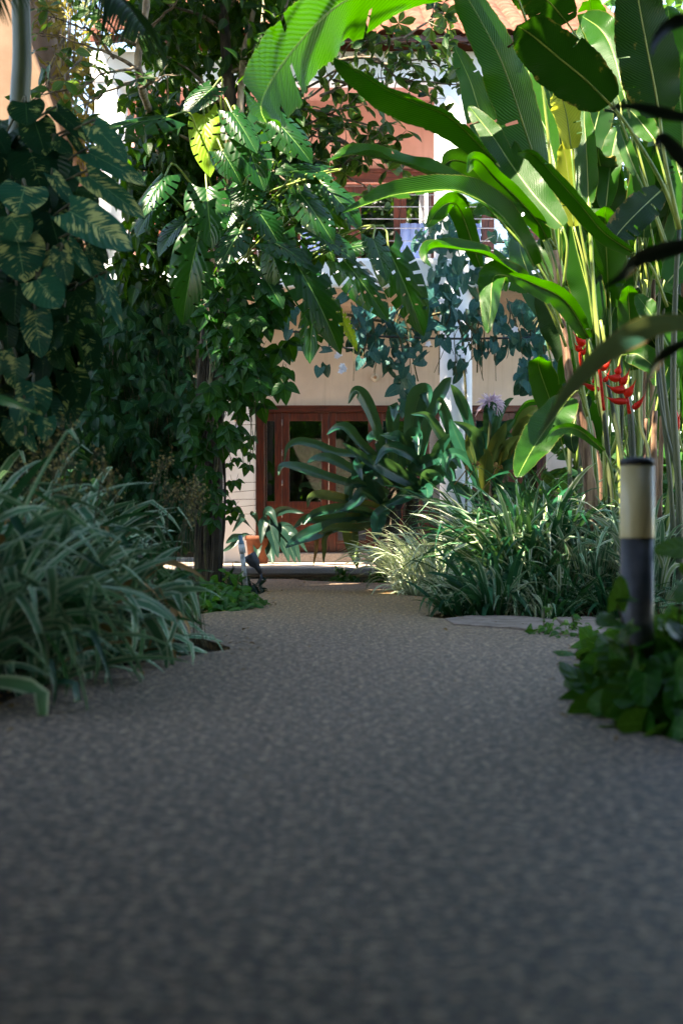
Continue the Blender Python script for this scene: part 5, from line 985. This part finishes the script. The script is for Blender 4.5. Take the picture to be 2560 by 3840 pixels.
# ================================================================== blue leaved flowering vine under the balcony
BV = thing('trumpet_vine', (XX(1700, 18.6), 18.6, -.05), 'blue green trumpet vine with white blossoms hanging from the balcony rod', 'flowering vine')
m = MB(); s = MB(); fl = MB()
D = dict(tip=(0,-.25,-1), tj=.5, nor=(0,-1,.5), nj=.6)
A1 = [(1290,1090),(1330,1080),(1400,1150),(1500,1130),(1600,1180),(1610,1330),(1560,1420),(1520,1520),(1480,1490),(1450,1380),(1370,1360),(1300,1300),(1290,1200)]
A2 = [(1600,1000),(1720,960),(1800,1120),(2010,1130),(2090,1250),(2110,1440),(2060,1480),(1960,1430),(1930,1330),(1800,1250),(1760,1300),(1700,1260),(1640,1300),(1590,1180)]
scat(m, T_heart, A1, 95, 17.9, 18.6, .165, .45, **D); scat(m, T_heart, A2, 200, 17.9, 18.7, .165, .45, **D)
scat(m, T_heart, [(1600,820),(1690,790),(1740,900),(1900,850),(2000,860),(1990,1000),(1850,1060),(1700,1000),(1620,960)], 85, 18.3, 18.9, .15, .3, **D)
for pl, n in (([(1215,1210),(1280,1200),(1285,1330),(1240,1380),(1180,1390),(1200,1300)],12), ([(1480,1420),(1560,1400),(1540,1510),(1500,1500)],10), ([(1370,1290),(1480,1290),(1480,1370),(1400,1370)],12), ([(1770,1270),(1890,1270),(1880,1350),(1790,1340)],10), ([(1930,1350),(2080,1330),(2060,1480),(1950,1450)],34), ([(1690,1290),(1750,1280),(1740,1420),(1700,1400)],8), ([(1560,800),(1610,800),(1600,980),(1560,940)],9), ([(1030,1110),(1160,1150),(1150,1300),(1090,1310)],20)):
    scat(m, T_heart, pl, n, 17.8, 18.3, .15, .25, **D)
for k in range(46):
    x = R.uniform(1250, 2080); y = R.uniform(1110, 1250); s.tube(smooth([P(x, y, 18.3), P(x+R.uniform(-50, 50), y+60, 18.15), P(x+R.uniform(-70, 70), y+R.uniform(100, 200), 18.2)], 10), R.uniform(.004, .010), 5, cap=False)
for k in range(12):
    x = R.choice((1265, 1320, 1405, 1490, 1530, 1620, 1800, 1850, 1700, 1950)); s.tube(smooth([P(x, 1240, 18.1), P(x+6, 1340, 18.05), P(x+R.uniform(-5, 12), R.uniform(1390, 1440), 18.05)], 9), .004, 5, cap=False)
s.tube(smooth([(XX(1745,18.75),18.85,-.08), (XX(1750,18.8),18.9,1.5), (XX(1742,18.8),18.9,2.8), P(1700,1180,18.5), P(1500,1210,18.3), P(1300,1180,18.2)], 40), .018, 8, rough=.1)
s.tube(smooth([P(1742,1250,18.8), P(1800,1100,18.7), P(1950,1050,18.6), P(2080,1250,18.4)], 20), .012, 6)
for x, y in ((1258,1294),(1270,1330),(1262,1336),(1282,1372),(1290,1386),(1278,1392),(1285,1375),(1930,1235),(1725,1320),(1605,1290),(1735,1335),(1655,1128),(2060,1280)):
    c = P(x, y, 17.75); nn = nrm(np.array((R.uniform(-.4, .4), -1, R.uniform(-.1, .4)))); a0 = R.uniform(0, 6); sd = nrm(np.cross(nn, (0, 0, 1))); upv = np.cross(sd, nn)
    for k in range(5):
        dv = sd*math.cos(a0+k*1.2566)+upv*math.sin(a0+k*1.2566); put(fl, T_round if False else T_heart2, c+dv*.004, dv+nn*.25, nn, R.uniform(.034, .044))
    fl.tube([c+(-nn)*.07, c], [.008, .016], 8)
m.build('foliage', M['blue'], BV); s.build('vines', M['vinestem'], BV); fl.build('blossoms', M['petal'], BV)

# ================================================================== almond tree with bare twigs, centre top
AT = thing('almond_tree', (XX(800, 16.6), 16.6, -.05), 'slender almond tree with dark twigs and leaf rosettes before the upper storey', 'tree')
m = MB(); cr = MB(); root = [P(800, 2230, 16.6), P(800, 1500, 16.6), P(840, 1000, 16.6), P(930, 700, 16.6), P(985, 480, 16.6), P(975, 300, 16.4), P(990, 60, 16.3), P(1010,-200,16.3)]
root[0][2] = -.08; m.tube(smooth(root, 40), np.linspace(.06, .025, 40), 9, rough=.08); m.build('trunk', M['barkpale'], AT); m = MB()
AB = [[(985,480),(1100,400),(1240,300),(1300,180),(1340,145)],[(1000,400),(1150,330),(1300,250),(1440,160),(1530,170)],[(1240,230),(1400,215),(1500,290),(1630,300),(1730,310)],[(990,520),(1120,480),(1250,420),(1350,400)],[(1250,300),(1400,330),(1520,350),(1600,400),(1650,410)],[(1005,600),(1150,560),(1270,520),(1340,560),(1400,500)],[(1270,520),(1350,560),(1440,540),(1480,530)],[(1100,400),(1200,420),(1300,450),(1400,470),(1440,540)],[(985,300),(1080,220),(1200,160),(1260,80)],[(1010,700),(1120,660),(1240,640),(1340,680),(1400,720)],[(1340,200),(1450,240),(1560,230),(1640,260)],[(1200,360),(1330,300),(1450,290)],[(1005,640),(1090,600),(1160,500),(1210,470)],[(1240,640),(1330,580),(1360,520)],[(1430,160),(1540,120),(1620,60),(1650,60)]]
for bi, br in enumerate(AB):
    dd = 16.5+R.uniform(-.5, .5); c = smooth([P(a, b, 16.5+(dd-16.5)*i/(len(br)-1)) for i, (a, b) in enumerate(br)], 22); c[2:] += np.cumsum(NR.standard_normal((20, 3))*.006, 0); m.tube(c, np.linspace(.020, .006, 22), 6, rough=.12)
    ends = [c[-1]]
    for k in range(7):
        i = R.randrange(7, 21); dv = nrm(rv()+np.array((.4,-.2,.1))); e = c[i]+dv*R.uniform(.15, .42); mid = (c[i]+e)/2+rv(.03); m.tube(smooth([c[i], mid, e], 7), np.linspace(.008, .003, 7), 5); ends.append(e)
    for e in ends:
        if R.random() < .12: continue
        ax = nrm(rv(.5)+np.array((.3,-.3,.5)))
        for k in range(R.randint(4, 7)):
            dv = nrm(np.cross(ax, rv()))*.9+ax*.35+np.array((0,0,-.25)); put(cr, T_obov, e, dv, ax+rv(.3), R.uniform(.13, .23))
m.build('branch', M['twig'], AT)
scat(cr, T_obov, [(1060,400),(1200,380),(1300,560),(1200,640),(1080,640)], 110, 16.2, 17, .18, .3, (.2,-.2,-.5), .6, (-.2,-.5,1), .5)
scat(cr, T_obov, [(1040,150),(1250,60),(1420,160),(1700,130),(1740,330),(1560,280),(1400,330),(1160,330)], 140, 16.2, 17, .17, .3, (.2,-.2,-.5), .6, (-.2,-.5,1), .5)
cr.build('crown', M['almond'], AT)
# same sort of twigs at the top left, from a branch before the left column
AL = thing('almond_tree', (XX(775, 15.9), 15.9, -.05), 'knobbly almond tree with pale twigs before the left column', 'tree')
m = MB(); c0 = [P(775, 2280, 16.6), P(760, 1500, 16.8), P(700, 1000, 16.8), P(610, 600, 16.5), P(560, 420, 15.4), P(524, 300, 13.8), P(520, 180, 13.6), P(545, 60, 13.6), P(560, -150, 13.6)]; c0[0][2] = -.08
m.tube(smooth(c0, 40), np.linspace(.055, .028, 40), 9, rough=.10); m.build('trunk', M['barkpale'], AL); m = MB(); cr = MB()
for bi, br in enumerate([[(520,260),(430,220),(330,185),(240,145),(120,140)],[(522,250),(470,265),(400,275),(330,310),(290,318)],[(430,220),(350,130),(280,90),(180,60)],[(525,180),(440,120),(380,60),(300,40)],[(330,310),(260,330),(200,350),(150,330)],[(240,145),(200,230),(180,330),(130,380)],[(520,300),(420,330),(330,380),(260,400)],[(330,185),(280,240),(230,290)],[(540,120),(600,60),(660,0),(700,-60)],[(525,330),(600,300),(660,280)],[(380,60),(330,-20),(280,-60)]]):
    dd = 13.3+R.uniform(-.4, .4); c = smooth([P(a, b, 13.6+(dd-13.6)*i/(len(br)-1)) for i, (a, b) in enumerate(br)], 20); c[2:] += np.cumsum(NR.standard_normal((18, 3))*.006, 0); m.tube(c, np.linspace(.018, .004, 20), 6, rough=.12); ends = [c[-1]]
    for k in range(7):
        i = R.randrange(5, 19); e = c[i]+nrm(rv()+np.array((-.4,-.2,0)))*R.uniform(.1, .35); m.tube(smooth([c[i], (c[i]+e)/2+rv(.02), e], 7), np.linspace(.006, .002, 7), 5); ends.append(e)
    for e in ends:
        if R.random() < .35: continue
        ax = nrm(rv(.5)+np.array((-.3,-.3,.5)))
        for k in range(R.randint(2, 5)): put(cr, T_obov, e, nrm(np.cross(ax, rv()))*.9+ax*.35+np.array((0,0,-.25)), ax+rv(.3), R.uniform(.11, .20))
m.build('branch', M['twig'], AL); cr.build('crown', M['almond'], AL)

# ================================================================== trees behind
def bgtree(name, x, y, h, cr_c, cr_r, n, size, mat, label, clump=1.0, thr=-.1, trunk_r=.16, tm=T_ovate, bmat='barkpale', reject=None, nb=16):
    t = thing(name, (x, y, -.05), label, 'tree'); m = MB(); cx, cy, cz = cr_c
    m.tube(smooth([(x, y, -.1), (x+.1, y, h*.4), (x+(cx-x)*.5, y+(cy-y)*.5, h*.75), (cx, cy, cz+cr_r[2]*.3)], 24), np.linspace(trunk_r, trunk_r*.35, 24), 10, rough=.07); m.build('trunk', M[bmat], t); m = MB()
    for k in range(nb):
        q = nrm(rv()+np.array((0,0,.2)))*np.array(cr_r)*R.uniform(.6, .95); s0 = np.array((x+(cx-x)*.7, y+(cy-y)*.7, h*.8))+np.array((0,0,R.uniform(-.2,.3)*cr_r[2])); e = np.array(cr_c)+q
        m.tube(smooth([s0, s0+(e-s0)*.5+np.array((0,0,.15*cr_r[2])), e], 10), np.linspace(trunk_r*.4, .012, 10), 6, rough=.06, cap=False)
    m.build('branch', M[bmat], t); c = MB(); blob(c, tm, cr_c, cr_r, n, size, clump=clump, thr=thr, shell=.25, reject=reject); c.build('crown', M[mat], t); return t
bgtree('dry_tree', XX(235, 25), 25, 5, (XX(225, 25), 25, 8.6), (1.15, 1.3, 3.0), 2600, .23, 'drytree', 'yellowing dry leaved tree against the blue sky at the left', 1.2, -.1, .09, T_narrow)
bgtree('backdrop_tree', XX(2500, 24), 25, 4, (XX(2480, 24), 25, 6.5), (3.4, 2.6, 4.0), 2800, .34, 'back', 'broad green tree standing behind the heliconia grove')
bgtree('backdrop_tree', XX(2230, 24), 30, 4, (XX(2200, 28), 30, 5.5), (3.0, 2.6, 3.6), 1800, .36, 'back', 'green tree behind the right end of the house')
bgtree('backdrop_tree', -9.5, 31, 4, (-9.0, 31, 4.4), (4.2, 2.6, 4.2), 2200, .40, 'back', 'green tree low behind the left column beyond the neighbour wall')
def shrub(x, y, r, h, n, size, label, tm=T_heart2, mat='back'):
    t = thing('shrub', (x, y, -.05), label, 'shrub', 'shrubs around the garden'); m = MB()
    for k in range(9): m.tube(smooth([(x+R.uniform(-.1,.1), y, -.08), (x+R.uniform(-.5,.5)*r, y+R.uniform(-.5,.5)*r, h*.5), (x+R.uniform(-.8,.8)*r, y+R.uniform(-.7,.7)*r, h*.85)], 9), np.linspace(.02, .006, 9), 6, cap=False)
    m.build('stem', M['twig'], t); c = MB(); blob(c, tm, (x, y, h*.5), (r, r, h*.55), n, size, shell=.3, clump=.6, thr=-.2); c.build('foliage', M[mat], t)
shrub(3.0, 16.6, .9, 1.3, 520, .20, 'sunlit broad leaved shrub seen between the heliconia stalks'); shrub(4.2, 16.0, 1.0, 1.5, 520, .20, 'leafy shrub at the right behind the near bollard lamp'); shrub(2.45, 17.6, .7, 1.1, 380, .17, 'pale leafed shrub at the right end of the porch'); shrub(4.6, 18.6, 1.3, 2.3, 800, .22, 'tall leafy shrub closing the view between the heliconia stems'); shrub(3.4, 19.2, .8, 2.0, 420, .20, 'shrub against the end wall of the house')
shrub(-4.6, 17.5, 1.1, 2.4, 700, .2, 'shrub in the dark behind the creeper curtain', mat='vine'); shrub(-3.4, 13.0, 1.0, 2.2, 600, .2, 'dark shrub behind the palm and striped grass', mat='vine'); shrub(-5.6, 15.0, 1.4, 3.0, 700, .24, 'tall dark shrub beyond the palm at the left', mat='vine')
# ------------------------------------------------------------------ unseen trees added around the camera for shade, crowns cut for sunlit spots
SH = [(6.2,9,(1.2,9.6,7.4),(1.7,1.6,1.0),'unseen shade tree added over the heliconias from the right'), (-4.0,1.0,(0,1.1,3.0),(3.2,2.3,.65),'unseen low spreading tree added right over the camera to darken the path'), (-7.5,1,(-5.0,.6,7.6),(2.6,3.2,2.0),'unseen shade tree added left of the near bed'), (-4.5,0,(-1.5,-1,7.0),(3.8,3.4,2.0),'unseen shade tree added over the path just left of the camera'), (4.8,1,(2.4,.5,7.0),(3.2,3.4,2.0),'unseen shade tree added over the path just right of the camera'),
 (-5.5,5,(-2.2,4,7.5),(3.2,3.2,2.2),'unseen shade tree added over the near striped grass bed'), (-6.5,9.5,(-2.8,8.5,8.0),(3.2,3.2,2.2),'unseen shade tree added over the palm and its climber'),
 (-7.0,13,(-3.6,12.5,9.5),(3.0,2.6,2.2),'unseen tall shade tree added beyond the palm'), (-1.8,-7,(0,-5,7.0),(4.5,3.0,2.4),'unseen shade tree added behind the camera'),
 (-3.2,-10,(-2.5,-10,3.2),(4.5,2,3.2),'leafy tree mirrored in the left door panes'), (3.5,-11,(3.5,-11,3.4),(4.5,2,3.4),'leafy tree mirrored in the right door panes')]
for x, y, cc, rr, lb in SH:
    bgtree('unseen_shade_tree', x, y, cc[2]*.75, cc, rr, 3600 if cc[2] > 3.3 else 2600, .50, 'tree', lb, .25, -.4, .18, T_ovate, 'bark', reject=opens)
blob(UPC, T_ovate, P(820, -480, 16.0), (2.5, 1.3, 1.3), 1500, .30, shell=.2, clump=.4, thr=-.3, reject=opens)
UPC.build('crown', M['tree'], TT)
# unseen tall hedge shrubs added beside and behind the camera to block sky light
for x, y, r, h, lb in ((2.7,3.5,.95,4.6,'unseen tall hedge shrub added right of the path before the dracaena'), (3.6,5.3,1.1,4.8,'unseen tall hedge shrub added outside the dracaena'), (-3.2,3.0,.8,3.6,'unseen tall hedge shrub added outside the front of the left bed'), (-2.5,.9,1.0,3.6,'unseen tall hedge shrub added at the near end of the left bed'), (-3.4,-1.6,1.4,4.8,'unseen tall hedge shrub added left of the camera'), (-4.3,7.2,1.4,3.8,'unseen tall hedge shrub added outside the palm'),
   (3.3,-1.8,1.4,4.8,'unseen tall hedge shrub added right of the camera'), (2.45,1.2,1.0,3.6,'unseen tall hedge shrub added beside the near ivy'), (-1.3,-4.6,1.7,4.6,'unseen tall hedge shrub added across the path behind the camera'), (1.5,-4.8,1.7,4.6,'unseen tall hedge shrub added behind the camera on the right')):
    shrub(x, y, r, h, 1500, .40, lb, T_ovate, 'tree')
SKY=.11; EXPO=3.1; WB=7800
# ================================================================== camera and light
cam = bpy.data.cameras.new('camera'); co = bpy.data.objects.new('camera', cam); COL.objects.link(co)
co.location = (0, 0, CH); co.rotation_euler = (math.radians(90), 0, 0)
cam.sensor_fit = 'VERTICAL'; cam.sensor_height = 36; cam.sensor_width = 24; cam.lens = 50; cam.shift_y = (HY-1920)/3840
cam.clip_start = .05; cam.clip_end = 600
cam.dof.use_dof = True; cam.dof.focus_distance = 15.0; cam.dof.aperture_fstop = 2.0
SC.camera = co
w = bpy.data.worlds.new('World'); SC.world = w; w.use_nodes = True; nt = w.node_tree; nt.nodes.clear()
sk = nt.nodes.new('ShaderNodeTexSky'); sk.sky_type = 'NISHITA'; sk.sun_disc = False
el = math.asin(SUN[2]); az = math.atan2(SUN[0], SUN[1])
sk.sun_elevation = el; sk.sun_rotation = az; sk.altitude = 200; sk.air_density = 1.0; sk.dust_density = .3; sk.ozone_density = 2.0
bg = nt.nodes.new('ShaderNodeBackground'); bg.inputs[1].default_value = SKY
ou = nt.nodes.new('ShaderNodeOutputWorld'); nt.links.new(sk.outputs[0], bg.inputs[0]); nt.links.new(bg.outputs[0], ou.inputs[0])
sl = bpy.data.lights.new('sun', 'SUN'); sl.energy = 5.0; sl.angle = math.radians(.53); sl.color = (1.0, .95, .86)
so = bpy.data.objects.new('sun', sl); COL.objects.link(so)
so.rotation_euler = Vector([float(a) for a in SUN]).to_track_quat('Z', 'Y').to_euler(); so.location = (-8, -4, 14)
v = SC.view_settings; v.view_transform = 'Standard'; v.look = 'None'; v.exposure = EXPO; v.gamma = 1.0
v.use_white_balance = True; v.white_balance_temperature = WB
SC.cycles.use_denoising = True; SC.cycles.max_bounces = 8; SC.cycles.diffuse_bounces = 3; SC.cycles.glossy_bounces = 3
SC.cycles.transmission_bounces = 4; SC.cycles.transparent_max_bounces = 8; SC.cycles.sample_clamp_indirect = 6
SC.cycles.use_adaptive_sampling = True; SC.cycles.adaptive_threshold = .02
